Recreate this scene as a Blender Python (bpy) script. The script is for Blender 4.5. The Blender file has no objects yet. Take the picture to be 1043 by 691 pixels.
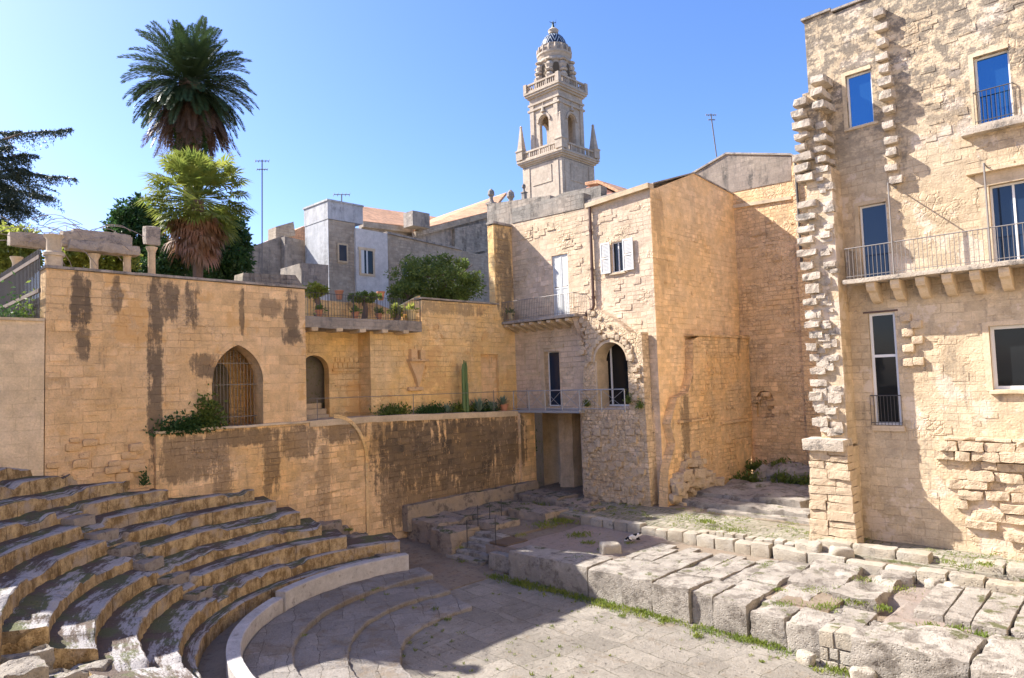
import bpy, bmesh, math, random
from mathutils import Vector, Matrix, noise, geometry
SC = bpy.context.scene
COL = SC.collection
rnd = random.Random(7)
rad = math.radians

# ---------------------------------------------------------------- camera
CAM_H = 7.0
F_PX = 700.0                     # focal length in pixels of the 1043 px wide photograph
PITCH, ROLL, YAW = rad(3.47), rad(1.9), rad(43.95)
def _rz(v):
    c, s = math.cos(YAW), math.sin(YAW)
    return Vector((c*v[0]-s*v[1], s*v[0]+c*v[1], v[2]))
_F0 = (0, math.cos(PITCH), math.sin(PITCH)); _U0 = (0, -math.sin(PITCH), math.cos(PITCH))
_R = (math.cos(ROLL), -math.sin(ROLL)*_U0[1], -math.sin(ROLL)*_U0[2])
_U = (math.sin(ROLL), math.cos(ROLL)*_U0[1], math.cos(ROLL)*_U0[2])
VF, VR, VU = _rz(_F0), _rz(_R), _rz(_U)
CPOS = Vector((0, 0, CAM_H))
cam = bpy.data.objects.new('camera', bpy.data.cameras.new('camera'))
COL.objects.link(cam)
cam.matrix_world = Matrix(((VR.x, VU.x, -VF.x, 0), (VR.y, VU.y, -VF.y, 0), (VR.z, VU.z, -VF.z, CAM_H), (0, 0, 0, 1)))
cam.data.sensor_width = 36; cam.data.lens = 36*F_PX/1043
cam.data.clip_start = .1; cam.data.clip_end = 6000
SC.camera = cam

# ---------------------------------------------------------------- sky, sun, exposure
LDIR = Vector((2.25, 1.1, -2.2)).normalized()          # the way the sunlight travels
SUN_EL = math.asin(-LDIR.z)
SUN_AZ = math.atan2(-LDIR.x, -LDIR.y)                  # clockwise from +Y
w = bpy.data.worlds.new('World'); SC.world = w; w.use_nodes = True
nt = w.node_tree; bg = nt.nodes['Background']
sky = nt.nodes.new('ShaderNodeTexSky'); sky.sky_type = 'NISHITA'; sky.sun_disc = False
sky.sun_elevation = SUN_EL; sky.sun_rotation = SUN_AZ
sky.altitude = 0; sky.air_density = 1.0; sky.dust_density = 1.0; sky.ozone_density = 4.5
hs = nt.nodes.new('ShaderNodeHueSaturation'); hs.inputs['Saturation'].default_value = 1.14
mt = nt.nodes.new('ShaderNodeMix'); mt.data_type = 'RGBA'; mt.blend_type = 'MULTIPLY'; mt.inputs[0].default_value = 1; mt.inputs[7].default_value = (1, .93, 1.04, 1)
nt.links.new(sky.outputs[0], mt.inputs[6]); nt.links.new(mt.outputs[2], hs.inputs['Color']); nt.links.new(hs.outputs[0], bg.inputs[0]); bg.inputs[1].default_value = 0.102
sl = bpy.data.lights.new('sun', 'SUN'); sl.energy = 4.8; sl.angle = rad(.5); sl.color = (1, .945, .86)
so = bpy.data.objects.new('sun', sl); COL.objects.link(so)
so.rotation_euler = LDIR.to_track_quat('-Z', 'Y').to_euler(); so.location = (-40, -20, 60)
SC.view_settings.view_transform = 'Standard'; SC.view_settings.look = 'None'
SC.view_settings.gamma = 1; SC.view_settings.exposure = 1.47
SC.view_settings.use_curve_mapping = False
SC.cycles.max_bounces = 8; SC.cycles.diffuse_bounces = 5; SC.cycles.transparent_max_bounces = 12

# ---------------------------------------------------------------- pixel of the photograph -> point on a real plane
def ray(u, v): return VF + VR*((u-521.5)/F_PX) + VU*((345.5-v)/F_PX)
def at_x(u, v, X): d = ray(u, v); return CPOS + d*(X/d.x)
def at_y(u, v, Y): d = ray(u, v); return CPOS + d*(Y/d.y)
def at_z(u, v, Z): d = ray(u, v); return CPOS + d*((Z-CAM_H)/d.z)
def at_d(u, v, D): d = ray(u, v); return CPOS + d*D
def PX(X, pts): return [(p.y, p.z) for p in (at_x(u, v, X) for u, v in pts)]
def PY(Y, pts): return [(p.x, p.z) for p in (at_y(u, v, Y) for u, v in pts)]

# ---------------------------------------------------------------- things and parts
def tag(o, label=None, cat=None, group=None, kind=None):
    if label: o['label'] = label
    if cat: o['category'] = cat
    if group: o['group'] = group
    if kind: o['kind'] = kind
    return o
def thing(name, label, cat, loc=(0, 0, 0), group=None):
    o = bpy.data.objects.new(name, None); COL.objects.link(o)
    o.location = loc; o.empty_display_size = .3
    return tag(o, label, cat, group)
def obj(name, bm, mat, parent=None, smooth=False):
    me = bpy.data.meshes.new(name)
    bmesh.ops.recalc_face_normals(bm, faces=bm.faces)
    bm.to_mesh(me); bm.free()
    if smooth:
        for p in me.polygons: p.use_smooth = True
        me.set_sharp_from_angle(angle=rad(38))
    for m in (mat if isinstance(mat, (list, tuple)) else [mat]): me.materials.append(m)
    o = bpy.data.objects.new(name, me); COL.objects.link(o)
    if parent is not None:
        o.parent = parent
        if parent.type == 'EMPTY': o.location = -Vector(parent.location)
    return o
def raw(name, verts, faces, mat, parent=None, smooth=False, midx=None):
    me = bpy.data.meshes.new(name); me.from_pydata(verts, [], faces); me.update()
    if smooth: me.polygons.foreach_set('use_smooth', [True]*len(me.polygons))
    for m in (mat if isinstance(mat, (list, tuple)) else [mat]): me.materials.append(m)
    if midx: me.polygons.foreach_set('material_index', midx)
    o = bpy.data.objects.new(name, me); COL.objects.link(o)
    if parent is not None:
        o.parent = parent
        if parent.type == 'EMPTY': o.location = -Vector(parent.location)
    return o
def copy_tree(o, parent=None):
    c = o.copy(); COL.objects.link(c)
    if parent is not None: c.parent = parent
    for ch in list(o.children): copy_tree(ch, c)
    return c
BM = bmesh.new

# ---------------------------------------------------------------- mesh helpers
def box(bm, x0, x1, y0, y1, z0, z1):
    vs = [bm.verts.new((x, y, z)) for z in (z0, z1) for y in (y0, y1) for x in (x0, x1)]
    for f in ((0, 2, 3, 1), (4, 5, 7, 6), (0, 1, 5, 4), (2, 6, 7, 3), (0, 4, 6, 2), (1, 3, 7, 5)):
        bm.faces.new([vs[i] for i in f])
    return vs
def prism(bm, pts, axis, c0, c1):
    """polygon in the plane axis=c0, pushed to axis=c1"""
    def P(a, b, c): return (c, a, b) if axis == 'x' else (a, c, b) if axis == 'y' else (a, b, c)
    A = [bm.verts.new(P(a, b, c0)) for a, b in pts]; B = [bm.verts.new(P(a, b, c1)) for a, b in pts]
    bm.faces.new(A); bm.faces.new(B[::-1])
    n = len(pts)
    for i in range(n): bm.faces.new((A[i], B[i], B[(i+1) % n], A[(i+1) % n]))
def panel(bm, axis, c, outer, holes=(), thick=.5):
    """a wall sheet with openings; thickness goes away from the camera"""
    c1 = c-thick if axis == 'x' else c+thick
    loops = [outer]+list(holes)
    def P(a, b, k): return (k, a, b) if axis == 'x' else (a, k, b)
    fl = [p for l in loops for p in l]
    tris = geometry.tessellate_polygon([[Vector((a, b, 0)) for a, b in l] for l in loops])
    A = [bm.verts.new(P(a, b, c)) for a, b in fl]; B = [bm.verts.new(P(a, b, c1)) for a, b in fl]
    for t in tris:
        try:
            bm.faces.new([A[i] for i in t]); bm.faces.new([B[i] for i in reversed(t)])
        except ValueError: pass
    k = 0
    for l in loops:
        n = len(l)
        for i in range(n):
            a, b = k+i, k+(i+1) % n
            bm.faces.new((A[a], B[a], B[b], A[b]))
        k += n
def rect(a0, a1, b0, b1): return [(a0, b0), (a1, b0), (a1, b1), (a0, b1)]
def arch_pts(a0, a1, b0, b1, n=14, point=0.0):
    """opening with an arched head; b1 is the crown"""
    h = (a1-a0)/2; m = (a0+a1)/2; rise = h*(1+point)
    pts = [(a0, b0), (a1, b0)]
    if point:                       # two-centred pointed head
        R = (rise*rise+h*h)/(2*h)
        for i in range(n+1):
            x = h*math.cos(math.pi*i/n); z = math.sqrt(max(0, R*R-(abs(x)+R-h)**2)); pts.append((m+x, b1-rise+z))
        return pts
    for i in range(n+1):
        t = math.pi*i/n
        pts.append((m+h*math.cos(t), b1-rise+rise*math.sin(t)**(1-.35*point)))
    return pts
def tube(bm, p, q, r, n=6, r2=None):
    p, q = Vector(p), Vector(q); d = q-p
    if d.length < 1e-6: return
    e = d.orthogonal().normalized(); g = d.normalized().cross(e)
    r2 = r if r2 is None else r2
    A = []; B = []
    for i in range(n):
        t = 2*math.pi*i/n; v = e*math.cos(t)+g*math.sin(t)
        A.append(bm.verts.new(p+v*r)); B.append(bm.verts.new(q+v*r2))
    for i in range(n): bm.faces.new((A[i], A[(i+1) % n], B[(i+1) % n], B[i]))
    bm.faces.new(A[::-1]); bm.faces.new(B)
def path_tube(bm, pts, radii, n=7):
    rings = []
    for i, p in enumerate(pts):
        p = Vector(p); a = Vector(pts[max(i-1, 0)]); b = Vector(pts[min(i+1, len(pts)-1)])
        d = (b-a).normalized(); e = d.cross(Vector((.31, .87, .39))).normalized(); g = d.cross(e)
        rings.append([bm.verts.new(p+(e*math.cos(2*math.pi*k/n)+g*math.sin(2*math.pi*k/n))*radii[i]) for k in range(n)])
    for A, B in zip(rings, rings[1:]):
        for k in range(n): bm.faces.new((A[k], A[(k+1) % n], B[(k+1) % n], B[k]))
    bm.faces.new(rings[0][::-1]); bm.faces.new(rings[-1])
def lathe(bm, c, prof, n=16, ang0=0.0, sx=1, sy=1):
    rings = []
    for r, z in prof:
        rings.append([bm.verts.new((c[0]+sx*r*math.cos(ang0+2*math.pi*k/n), c[1]+sy*r*math.sin(ang0+2*math.pi*k/n), c[2]+z)) for k in range(n)])
    for A, B in zip(rings, rings[1:]):
        for k in range(n): bm.faces.new((A[k], A[(k+1) % n], B[(k+1) % n], B[k]))
    bm.faces.new(rings[0][::-1]); bm.faces.new(rings[-1])
def rough(bm, x0, x1, y0, y1, z0, z1, seg=.2, amp=.03, rnd_=.025, seed=0, rot=0.0, tilt=0.0, chip=0.0, taper=0.0):
    """an eroded stone block: gridded box, rounded edges, noise"""
    c = Vector(((x0+x1)/2, (y0+y1)/2, (z0+z1)/2)); h = Vector(((x1-x0)/2, (y1-y0)/2, (z1-z0)/2))
    n = [max(2, min(40, round(2*h[i]/seg))) for i in range(3)]
    vmap = {}
    off = Vector((seed*13.7, seed*7.3, seed*3.1))
    R = Matrix.Rotation(rot, 3, 'Z') @ Matrix.Rotation(tilt, 3, 'X')
    def V(i, j, k):
        key = (i, j, k)
        if key in vmap: return vmap[key]
        p = Vector((h.x*(2*i/n[0]-1), h.y*(2*j/n[1]-1), h.z*(2*k/n[2]-1)))
        rr = min(rnd_, min(h)*.9)
        inner = Vector([max(-(h[a]-rr), min(h[a]-rr, p[a])) for a in range(3)])
        d = p-inner
        if d.length > 1e-6: p = inner+d.normalized()*min(d.length, rr)
        if taper: 
            t = (p.z/h.z+1)/2; p.x *= 1-taper*t; p.y *= 1-taper*t
        q = p+c+off
        nv = noise.noise_vector(q*1.3)*amp*1.3+noise.noise_vector(q*4.1)*amp*.75+noise.noise_vector(q*9.7)*amp*.35
        p = p+nv
        if chip:
            e = noise.noise(q*.9+Vector((5, 1, 9)))
            if e > .12 and k == n[2]: p.z -= chip*min(1, (e-.12)*4)
        v = bm.verts.new(R @ p+c); vmap[key] = v
        return v
    for a, b, cc in ((0, 1, 2), (1, 2, 0), (2, 0, 1)):
        for s in (0, n[cc]):
            for i in range(n[a]):
                for j in range(n[b]):
                    q = []
                    for di, dj in ((0, 0), (1, 0), (1, 1), (0, 1)):
                        ijk = [0, 0, 0]; ijk[a] = i+di; ijk[b] = j+dj; ijk[cc] = s
                        q.append(V(*ijk))
                    try: bm.faces.new(q)
                    except ValueError: pass
# ---------------------------------------------------------------- materials
class NT:
    def __init__(s, name):
        s.m = bpy.data.materials.new(name); s.m.use_nodes = True; s.t = s.m.node_tree
        s.b = s.t.nodes['Principled BSDF']; s.b.inputs['Roughness'].default_value = .9
        s.b.inputs['Specular IOR Level'].default_value = .25
    def n(s, kind, **kw):
        x = s.t.nodes.new('ShaderNode'+kind)
        for k, v in kw.items(): setattr(x, k, v)
        return x
    def l(s, a, b): s.t.links.new(a, b)
    def put(s, sock, v):
        if hasattr(v, 'is_output'): s.l(v, sock)
        else: sock.default_value = v
    def math(s, op, a, b=0.0, clamp=False):
        x = s.n('Math', operation=op, use_clamp=clamp); s.put(x.inputs[0], a); s.put(x.inputs[1], b); return x.outputs[0]
    def mix(s, f, a, b, blend='MIX'):
        x = s.n('Mix', data_type='RGBA', blend_type=blend)
        s.put(x.inputs[0], f)
        for i, v in ((6, a), (7, b)):
            if hasattr(v, 'is_output'): s.l(v, x.inputs[i])
            else: x.inputs[i].default_value = (*v, 1) if len(v) == 3 else v
        return x.outputs[2]
    def mixf(s, f, a, b):
        x = s.n('Mix', data_type='FLOAT'); s.put(x.inputs[0], f); s.put(x.inputs[2], a); s.put(x.inputs[3], b); return x.outputs[0]
    def ramp(s, f, a, b):
        x = s.n('MapRange', interpolation_type='SMOOTHSTEP'); s.put(x.inputs[0], f)
        x.inputs[1].default_value = a; x.inputs[2].default_value = b; return x.outputs[0]
    def noise(s, vec, scale, detail=5, rough=.6, col=False):
        x = s.n('TexNoise'); x.inputs['Scale'].default_value = scale; x.inputs['Detail'].default_value = detail
        x.inputs['Roughness'].default_value = rough; s.l(vec, x.inputs['Vector'])
        return x.outputs['Color' if col else 'Fac']
    def voro(s, vec, scale, feat='F1'):
        x = s.n('TexVoronoi', feature=feat); x.inputs['Scale'].default_value = scale; s.l(vec, x.inputs['Vector'])
        return x.outputs['Distance']
    def vmul(s, vec, v):
        x = s.n('VectorMath', operation='MULTIPLY'); s.l(vec, x.inputs[0]); x.inputs[1].default_value = v; return x.outputs[0]
    def vadd(s, a, b):
        x = s.n('VectorMath', operation='ADD'); s.l(a, x.inputs[0]); s.put(x.inputs[1], b); return x.outputs[0]
    def xyz(s, a, b, c=0.0):
        x = s.n('CombineXYZ'); s.put(x.inputs[0], a); s.put(x.inputs[1], b); s.put(x.inputs[2], c); return x.outputs[0]
    def obj(s): return s.n('TexCoord').outputs['Object']
    def bump(s, h, strength=.6, dist=.05):
        x = s.n('Bump'); x.inputs['Strength'].default_value = strength; x.inputs['Distance'].default_value = dist
        s.l(h, x.inputs['Height']); s.l(x.outputs[0], s.b.inputs['Normal'])
    def col(s, c): s.put(s.b.inputs['Base Color'], c)

def wall_uv(t):
    """metres along the face and up, chosen by which way the face looks"""
    P = t.obj(); g = t.n('NewGeometry')
    p = t.n('SeparateXYZ'); t.l(P, p.inputs[0]); q = t.n('SeparateXYZ'); t.l(g.outputs['True Normal'], q.inputs[0])
    ax = t.math('ABSOLUTE', q.outputs[0]); ay = t.math('ABSOLUTE', q.outputs[1]); az = t.math('ABSOLUTE', q.outputs[2])
    fx = t.math('GREATER_THAN', ax, ay); top = t.math('GREATER_THAN', az, .8)
    u = t.mixf(fx, p.outputs[0], p.outputs[1]); u = t.mixf(top, u, p.outputs[0]); v = t.mixf(top, p.outputs[2], p.outputs[1])
    return P, p, u, v, top
def stone(name, c1, c2, mortar, bw=.6, bh=.3, joint=.012, rubble=.0, stain=.3, stain_col=(.09, .08, .07), spots=(),
          patch=None, patch_amt=.0, bump=.6, tone=.35, streak=(1.6, .22), jstr=1.0, pits=.5, band=None, warp=.07, erode=.6, soak=.9):
    """coursed limestone; spots are weathering stains (u, v, half width, half height, amount) in metres on the wall"""
    t = NT(name)
    P, p, u, v, top = wall_uv(t)
    wv = t.noise(P, 1.1, 3, .5, True)
    wsub = t.n('VectorMath', operation='SUBTRACT'); t.l(wv, wsub.inputs[0]); wsub.inputs[1].default_value = (.5, .5, .5)
    wf = t.noise(P, 6, 2, .5, True)
    wsub2 = t.n('VectorMath', operation='SUBTRACT'); t.l(wf, wsub2.inputs[0]); wsub2.inputs[1].default_value = (.5, .5, .5)
    uv = t.vadd(t.vadd(t.xyz(u, v), t.vmul(wsub.outputs[0], (warp*1.6, warp, 0))), t.vmul(wsub2.outputs[0], (.05, .035, 0)))
    def brick(w, h, off, frq, jw):
        b = t.n('TexBrick', offset=off, offset_frequency=frq, squash=.8, squash_frequency=3)
        b.inputs['Scale'].default_value = 1; b.inputs['Brick Width'].default_value = w; b.inputs['Row Height'].default_value = h
        b.inputs['Mortar Size'].default_value = jw; b.inputs['Mortar Smooth'].default_value = .35; b.inputs['Bias'].default_value = 0
        b.inputs['Color1'].default_value = (0, 0, 0, 1); b.inputs['Color2'].default_value = (1, 1, 1, 1); b.inputs['Mortar'].default_value = (.5, .5, .5, 1)
        t.l(uv, b.inputs['Vector']); return b
    A = brick(bw, bh, .5, 2, joint); B = brick(bw*.62, bh*.74, .37, 3, joint*1.2)
    zone = t.ramp(t.noise(P, .42, 3, .55), .47, .53)
    tint = t.mix(zone, A.outputs['Color'], B.outputs['Color']); mort = t.mixf(zone, A.outputs['Fac'], B.outputs['Fac'])
    big = t.noise(P, .35, 5, .62); mid = t.noise(P, 2.2, 6, .65); fine = t.noise(P, 17, 6, .7)
    mort = t.math('MULTIPLY', mort, t.math('ADD', .18, t.math('MULTIPLY', t.ramp(t.noise(P, .75, 5, .65), .40, .60), .82)))
    tint = t.math('ADD', .5, t.math('MULTIPLY', t.math('SUBTRACT', tint, .5), t.math('ADD', .35, t.math('MULTIPLY', t.ramp(t.noise(P, .5, 4, .6), .38, .62), .9))))
    col = t.mix(t.ramp(big, .36, .64), c1, c2)
    col = t.mix(t.math('MULTIPLY', mort, .75*jstr), col, mortar)
    val = t.math('ADD', t.math('MULTIPLY', t.math('SUBTRACT', tint, .5), tone), 1.0)
    val = t.math('MULTIPLY', val, t.math('ADD', .60, t.math('MULTIPLY', mid, .80)))
    val = t.math('MULTIPLY', val, t.math('ADD', .70, t.math('MULTIPLY', fine, .60)))
    val = t.math('MULTIPLY', val, t.math('ADD', .78, t.math('MULTIPLY', t.noise(P, .16, 4, .6), .44)))
    vc = t.n('CombineColor'); [t.l(val, i) for i in vc.inputs[:3]]
    col = t.mix(1.0, col, vc.outputs[0], 'MULTIPLY')
    ez = t.math('MULTIPLY', t.ramp(t.noise(t.vmul(P, (1.7, 1.7, 5.5)), 1.0, 7, .74), .655, .70), t.ramp(t.noise(P, .55, 4, .6), .40, .56))
    col = t.mix(t.math('MULTIPLY', ez, .75*erode), col, tuple(x*.32 for x in mortar))
    # rougher, re-faced zones
    if patch:
        pm = t.ramp(t.noise(P, .6, 6, .68), .60-patch_amt, .66-patch_amt)
        col = t.mix(t.math('MULTIPLY', pm, .8), col, patch)
    # weathering streaks that run down the wall
    st = t.noise(t.xyz(t.math('MULTIPLY', u, streak[0]), t.math('MULTIPLY', v, streak[1]), 3.0), 1.0, 6, .7)
    st2 = t.noise(P, 3.1, 7, .75)
    m = t.math('MULTIPLY', t.ramp(st, .60-stain*.22, .74-stain*.16), t.ramp(st2, .36, .60))
    m = t.math('MULTIPLY', m, min(1, .35+stain))
    if band:           # lichen-grey zone towards a height
        bz = t.ramp(t.math('ADD', v, t.math('MULTIPLY', t.math('SUBTRACT', big, .5), 4.5)), band[0], band[1])
        m2 = t.math('MULTIPLY', bz, t.ramp(t.math('ADD', t.math('MULTIPLY', st2, .6), t.math('MULTIPLY', t.noise(t.vmul(P, (2.2, 2.2, 5.0)), 1.0, 8, .75), .4)), .455, .535)); m = t.math('MAXIMUM', m, t.math('MULTIPLY', m2, band[2]))
    stv = t.noise(t.xyz(t.math('MULTIPLY', u, 4.2), t.math('MULTIPLY', v, .55), 7.0), 1.0, 6, .72) if spots else None
    for (su, sv, ru, rv, am) in spots:
        du = t.math('DIVIDE', t.math('SUBTRACT', u, su), ru); dv = t.math('DIVIDE', t.math('SUBTRACT', v, sv), rv)
        d = t.math('ADD', t.math('POWER', t.math('ABSOLUTE', du), 3.0), t.math('POWER', t.math('ABSOLUTE', dv), 3.0))
        d = t.math('ADD', d, t.math('MULTIPLY', t.math('SUBTRACT', t.math('ADD', t.math('MULTIPLY', stv, 1.0), t.math('MULTIPLY', st2, .8)), soak), 5.6))
        k = t.math('MULTIPLY', t.ramp(d, 1.35, .25), am)
        k = t.math('MULTIPLY', k, t.math('ADD', .72, t.math('MULTIPLY', tint, .28)))
        m = t.math('MAXIMUM', m, k)
    col = t.mix(m, col, stain_col)
    t.col(col)
    # relief
    hgt = t.math('MULTIPLY', t.math('SUBTRACT', 1.0, mort), .5*jstr)
    hgt = t.math('SUBTRACT', hgt, t.math('MULTIPLY', ez, .9*erode)); hgt = t.math('ADD', hgt, t.math('MULTIPLY', tint, .22)); hgt = t.math('ADD', hgt, t.math('MULTIPLY', fine, .45)); hgt = t.math('ADD', hgt, t.math('MULTIPLY', mid, .7))
    if pits:
        vo = t.ramp(t.voro(P, 9), .05, .42); hgt = t.math('ADD', hgt, t.math('MULTIPLY', vo, .28*pits))
    if rubble:
        rv_ = t.voro(t.vadd(P, t.vmul(wsub2.outputs[0], (.12, .12, .12))), 4.6, 'DISTANCE_TO_EDGE')
        rz = t.ramp(t.noise(P, .7, 4, .6), .62-rubble*.3, .68-rubble*.3)
        hgt = t.math('ADD', hgt, t.math('MULTIPLY', t.math('MULTIPLY', t.ramp(rv_, 0, .14), rz), .45))
    t.bump(hgt, bump, .06)
    return t.m
def rock(name, c1, c2, dark, dark_amt=.4, bump=.7, scale=1.0, pits=1.0, moss=None, moss_amt=0.0, grooves=0.0):
    """single eroded blocks; no joints"""
    t = NT(name); P = t.obj()
    info = t.n('ObjectInfo'); P2 = t.vadd(P, t.vmul(t.xyz(info.outputs['Random'], info.outputs['Random'], 0.0), (31, 17, 0)))
    big = t.noise(P2, .8*scale, 5, .6); mid = t.noise(P2, 3.3*scale, 7, .7); fine = t.noise(P2, 24*scale, 6, .7)
    col = t.mix(t.ramp(big, .35, .65), c1, c2)
    val = t.math('MULTIPLY', t.math('ADD', .62, t.math('MULTIPLY', mid, .74)), t.math('ADD', .72, t.math('MULTIPLY', fine, .56)))
    vc = t.n('CombineColor'); [t.l(val, i) for i in vc.inputs[:3]]
    col = t.mix(1.0, col, vc.outputs[0], 'MULTIPLY')
    g = t.n('NewGeometry'); q = t.n('SeparateXYZ'); t.l(g.outputs['Normal'], q.inputs[0])
    dm = t.math('MULTIPLY', t.ramp(t.noise(P2, 1.9*scale, 8, .74), .62-dark_amt*.25, .72-dark_amt*.2), .85)
    col = t.mix(dm, col, dark)
    if moss:
        mm = t.math('MULTIPLY', t.ramp(q.outputs[2], .5, .9), t.ramp(t.noise(P2, 1.2, 7, .7), .62-moss_amt*.3, .70-moss_amt*.3)); col = t.mix(mm, col, moss)
    t.col(col)
    vo = t.ramp(t.voro(P2, 14*scale), .03, .4)
    h = t.math('ADD', t.math('MULTIPLY', mid, 1.0), t.math('ADD', t.math('MULTIPLY', fine, .5), t.math('MULTIPLY', vo, .35*pits)))
    if grooves:
        wv = t.n('TexWave', wave_type='BANDS', bands_direction='X'); wv.inputs['Scale'].default_value = grooves; wv.inputs['Distortion'].default_value = 2.5
        t.l(P2, wv.inputs['Vector']); h = t.math('ADD', h, t.math('MULTIPLY', wv.outputs['Fac'], .5))
    t.bump(h, bump, .05)
    return t.m
def plain(name, c, rough=.7, metal=0.0, var=.25, scale=6.0, bump=.15, spec=.3):
    t = NT(name); P = t.obj(); n = t.noise(P, scale, 5, .65)
    val = t.math('ADD', 1-var/2, t.math('MULTIPLY', n, var))
    vc = t.n('CombineColor'); [t.l(val, i) for i in vc.inputs[:3]]
    t.col(t.mix(1.0, c, vc.outputs[0], 'MULTIPLY')); t.b.inputs['Roughness'].default_value = rough
    t.b.inputs['Metallic'].default_value = metal; t.b.inputs['Specular IOR Level'].default_value = spec
    if bump: t.bump(n, bump, .02)
    return t.m
def glass(name, c, metal=.0, rough=.03, spec=.6):
    t = NT(name); t.col((*c, 1)); t.b.inputs['Roughness'].default_value = rough; t.b.inputs['Metallic'].default_value = metal
    t.b.inputs['Specular IOR Level'].default_value = spec
    n = t.noise(t.obj(), .9, 2, .5); t.bump(n, .08, .05); return t.m
def leaf(name, c1, c2, trans=.35, scale=1.5):
    t = NT(name); P = t.obj(); n = t.noise(P, scale, 4, .6); n2 = t.noise(P, 40, 1, .5)
    col = t.mix(t.ramp(n, .35, .65), c1, c2); vc = t.n('CombineColor'); val = t.math('ADD', .6, t.math('MULTIPLY', n2, .8)); [t.l(val, i) for i in vc.inputs[:3]]
    col = t.mix(1.0, col, vc.outputs[0], 'MULTIPLY')
    t.col(col); t.b.inputs['Roughness'].default_value = .5; t.b.inputs['Specular IOR Level'].default_value = .35
    tr = t.n('BsdfTranslucent'); t.l(col, tr.inputs[0]); mx = t.n('MixShader'); mx.inputs[0].default_value = trans
    t.l(t.b.outputs[0], mx.inputs[1]); t.l(tr.outputs[0], mx.inputs[2]); t.l(mx.outputs[0], t.t.nodes['Material Output'].inputs[0])
    return t.m

M = {}
M['cream'] = stone('cream_ashlar', (.52, .415, .285), (.50, .38, .245), (.38, .285, .19), .62, .31, .011, rubble=.08, stain=.34, stain_col=(.10, .09, .08),
                   patch=(.62, .51, .40), patch_amt=.06, bump=.75, band=(12.0, 17.0, .72), tone=.28)
M['street'] = stone('pale_bounce_stone', (.74, .61, .44), (.72, .57, .38), (.6, .48, .34), .8, .4, .008, stain=.1, bump=.5)  # extra pale so that the added unseen houses bounce more light
M['pink'] = stone('pink_ashlar', (.62, .475, .345), (.59, .45, .30), (.42, .31, .21), .56, .27, .012, rubble=.2, stain=.12, bump=.9, tone=.3)
M['parapet'] = stone('grey_parapet_stone', (.26, .235, .20), (.36, .30, .24), (.2, .17, .14), .6, .3, .012, stain=.6, bump=.9)
M['yellow'] = stone('ochre_masonry', (.80, .54, .28), (.78, .56, .34), (.60, .37, .18), .58, .27, .010, rubble=.1, stain=.10, stain_col=(.22, .15, .09), bump=.9, tone=.26, jstr=.7,
                    spots=((27.6, 14.4, .5, 1.2, .5), (27.8, 12.0, .35, 1.2, .35)))
M['ochre_low'] = stone('ochre_rubble', (.76, .48, .22), (.72, .50, .28), (.50, .31, .15), .5, .26, .014, rubble=.7, stain=.25, stain_col=(.13, .10, .07), bump=1.0,
                       spots=((29.0, 8.0, .35, 1.6, .85), (34.2, 8.9, .2, 1.2, .7), (28.4, 4.6, .4, 1.9, .8)))
M['arch_rubble'] = stone('arch_rubble', (.60, .465, .32), (.58, .43, .27), (.40, .29, .18), .4, .24, .02, rubble=.9, stain=.2, bump=1.1)
M['back'] = stone('back_masonry', (.68, .46, .25), (.64, .46, .29), (.46, .31, .18), .5, .25, .014, rubble=.6, stain=.2, bump=1.0)
M['grey_gable'] = stone('grey_gable_stone', (.26, .21, .17), (.32, .26, .20), (.2, .17, .14), .6, .3, .01, stain=.6, bump=.7)
M['leftwall'] = stone('garden_wall_stone', (.70, .455, .225), (.72, .50, .29), (.52, .33, .17), .78, .36, .009, rubble=.12, stain=.16, stain_col=(.065, .055, .047), bump=.9, tone=.3, jstr=.8,
                      spots=((6.15, 10.0, .30, 1.0, .95), (6.2, 8.7, .22, .6, .85), (7.2, 10.3, .17, .6, .7), (8.38, 7.6, .26, 3.6, .9), (8.85, 10.2, .35, .7, .85), (9.6, 10.1, .32, .8, .85), (10.0, 7.9, .5, .42, .8),
                             (11.4, 9.9, .10, .9, .8), (12.6, 10.1, .5, .35, .6), (13.4, 9.9, .3, .9, .8), (13.4, 9.0, .42, .35, .9)), patch=(.66, .39, .16), patch_amt=.04)
M['leftlow'] = stone('pale_plastered_wall', (.70, .545, .37), (.66, .50, .31), (.56, .42, .26), .8, .4, .008, stain=.12, bump=.6, tone=.15)
M['terrace'] = stone('terrace_wall_stone', (.70, .44, .19), (.70, .48, .27), (.50, .31, .15), .62, .31, .011, rubble=.15, stain=.2, stain_col=(.05, .043, .037), bump=1.0, tone=.42, soak=.95,
                     spots=((9.5, 4.7, 1.1, .8, .66), (11.4, 5.25, 1.6, .3, .75), (13.6, 4.9, .7, .6, .66), (10.6, 3.6, .35, 1.2, .6), (15.6, 5.2, 1.1, .45, .7), (19.2, 3.9, 2.1, 1.6, .92), (22.6, 3.6, 2.0, 1.9, .95), (25.0, 3.9, 1.3, 1.5, .85),
                            (21.0, 1.9, 3.0, .6, .8), (17.4, 4.6, .5, .9, .6), (14.6, 3.2, .3, 1.4, .4), (18.1, 2.6, .8, 1.6, .7), (24.0, 2.2, 1.6, .9, .75), (12.4, 4.2, .3, 1.3, .7)))
M['recess'] = stone('recess_wall_stone', (.74, .48, .19), (.72, .51, .27), (.54, .34, .16), .72, .34, .010, rubble=.3, stain=.10, bump=.9, tone=.22,
                    patch=(.66, .40, .17), patch_amt=.05, spots=((21.5, 10.7, 3.5, .35, .55), (26.3, 13.0, .7, 2.6, .75)))
M['passage'] = stone('passage_plaster', (.58, .44, .30), (.54, .38, .22), (.46, .34, .22), .8, .5, .006, stain=.25, bump=.5, tone=.12)
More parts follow.
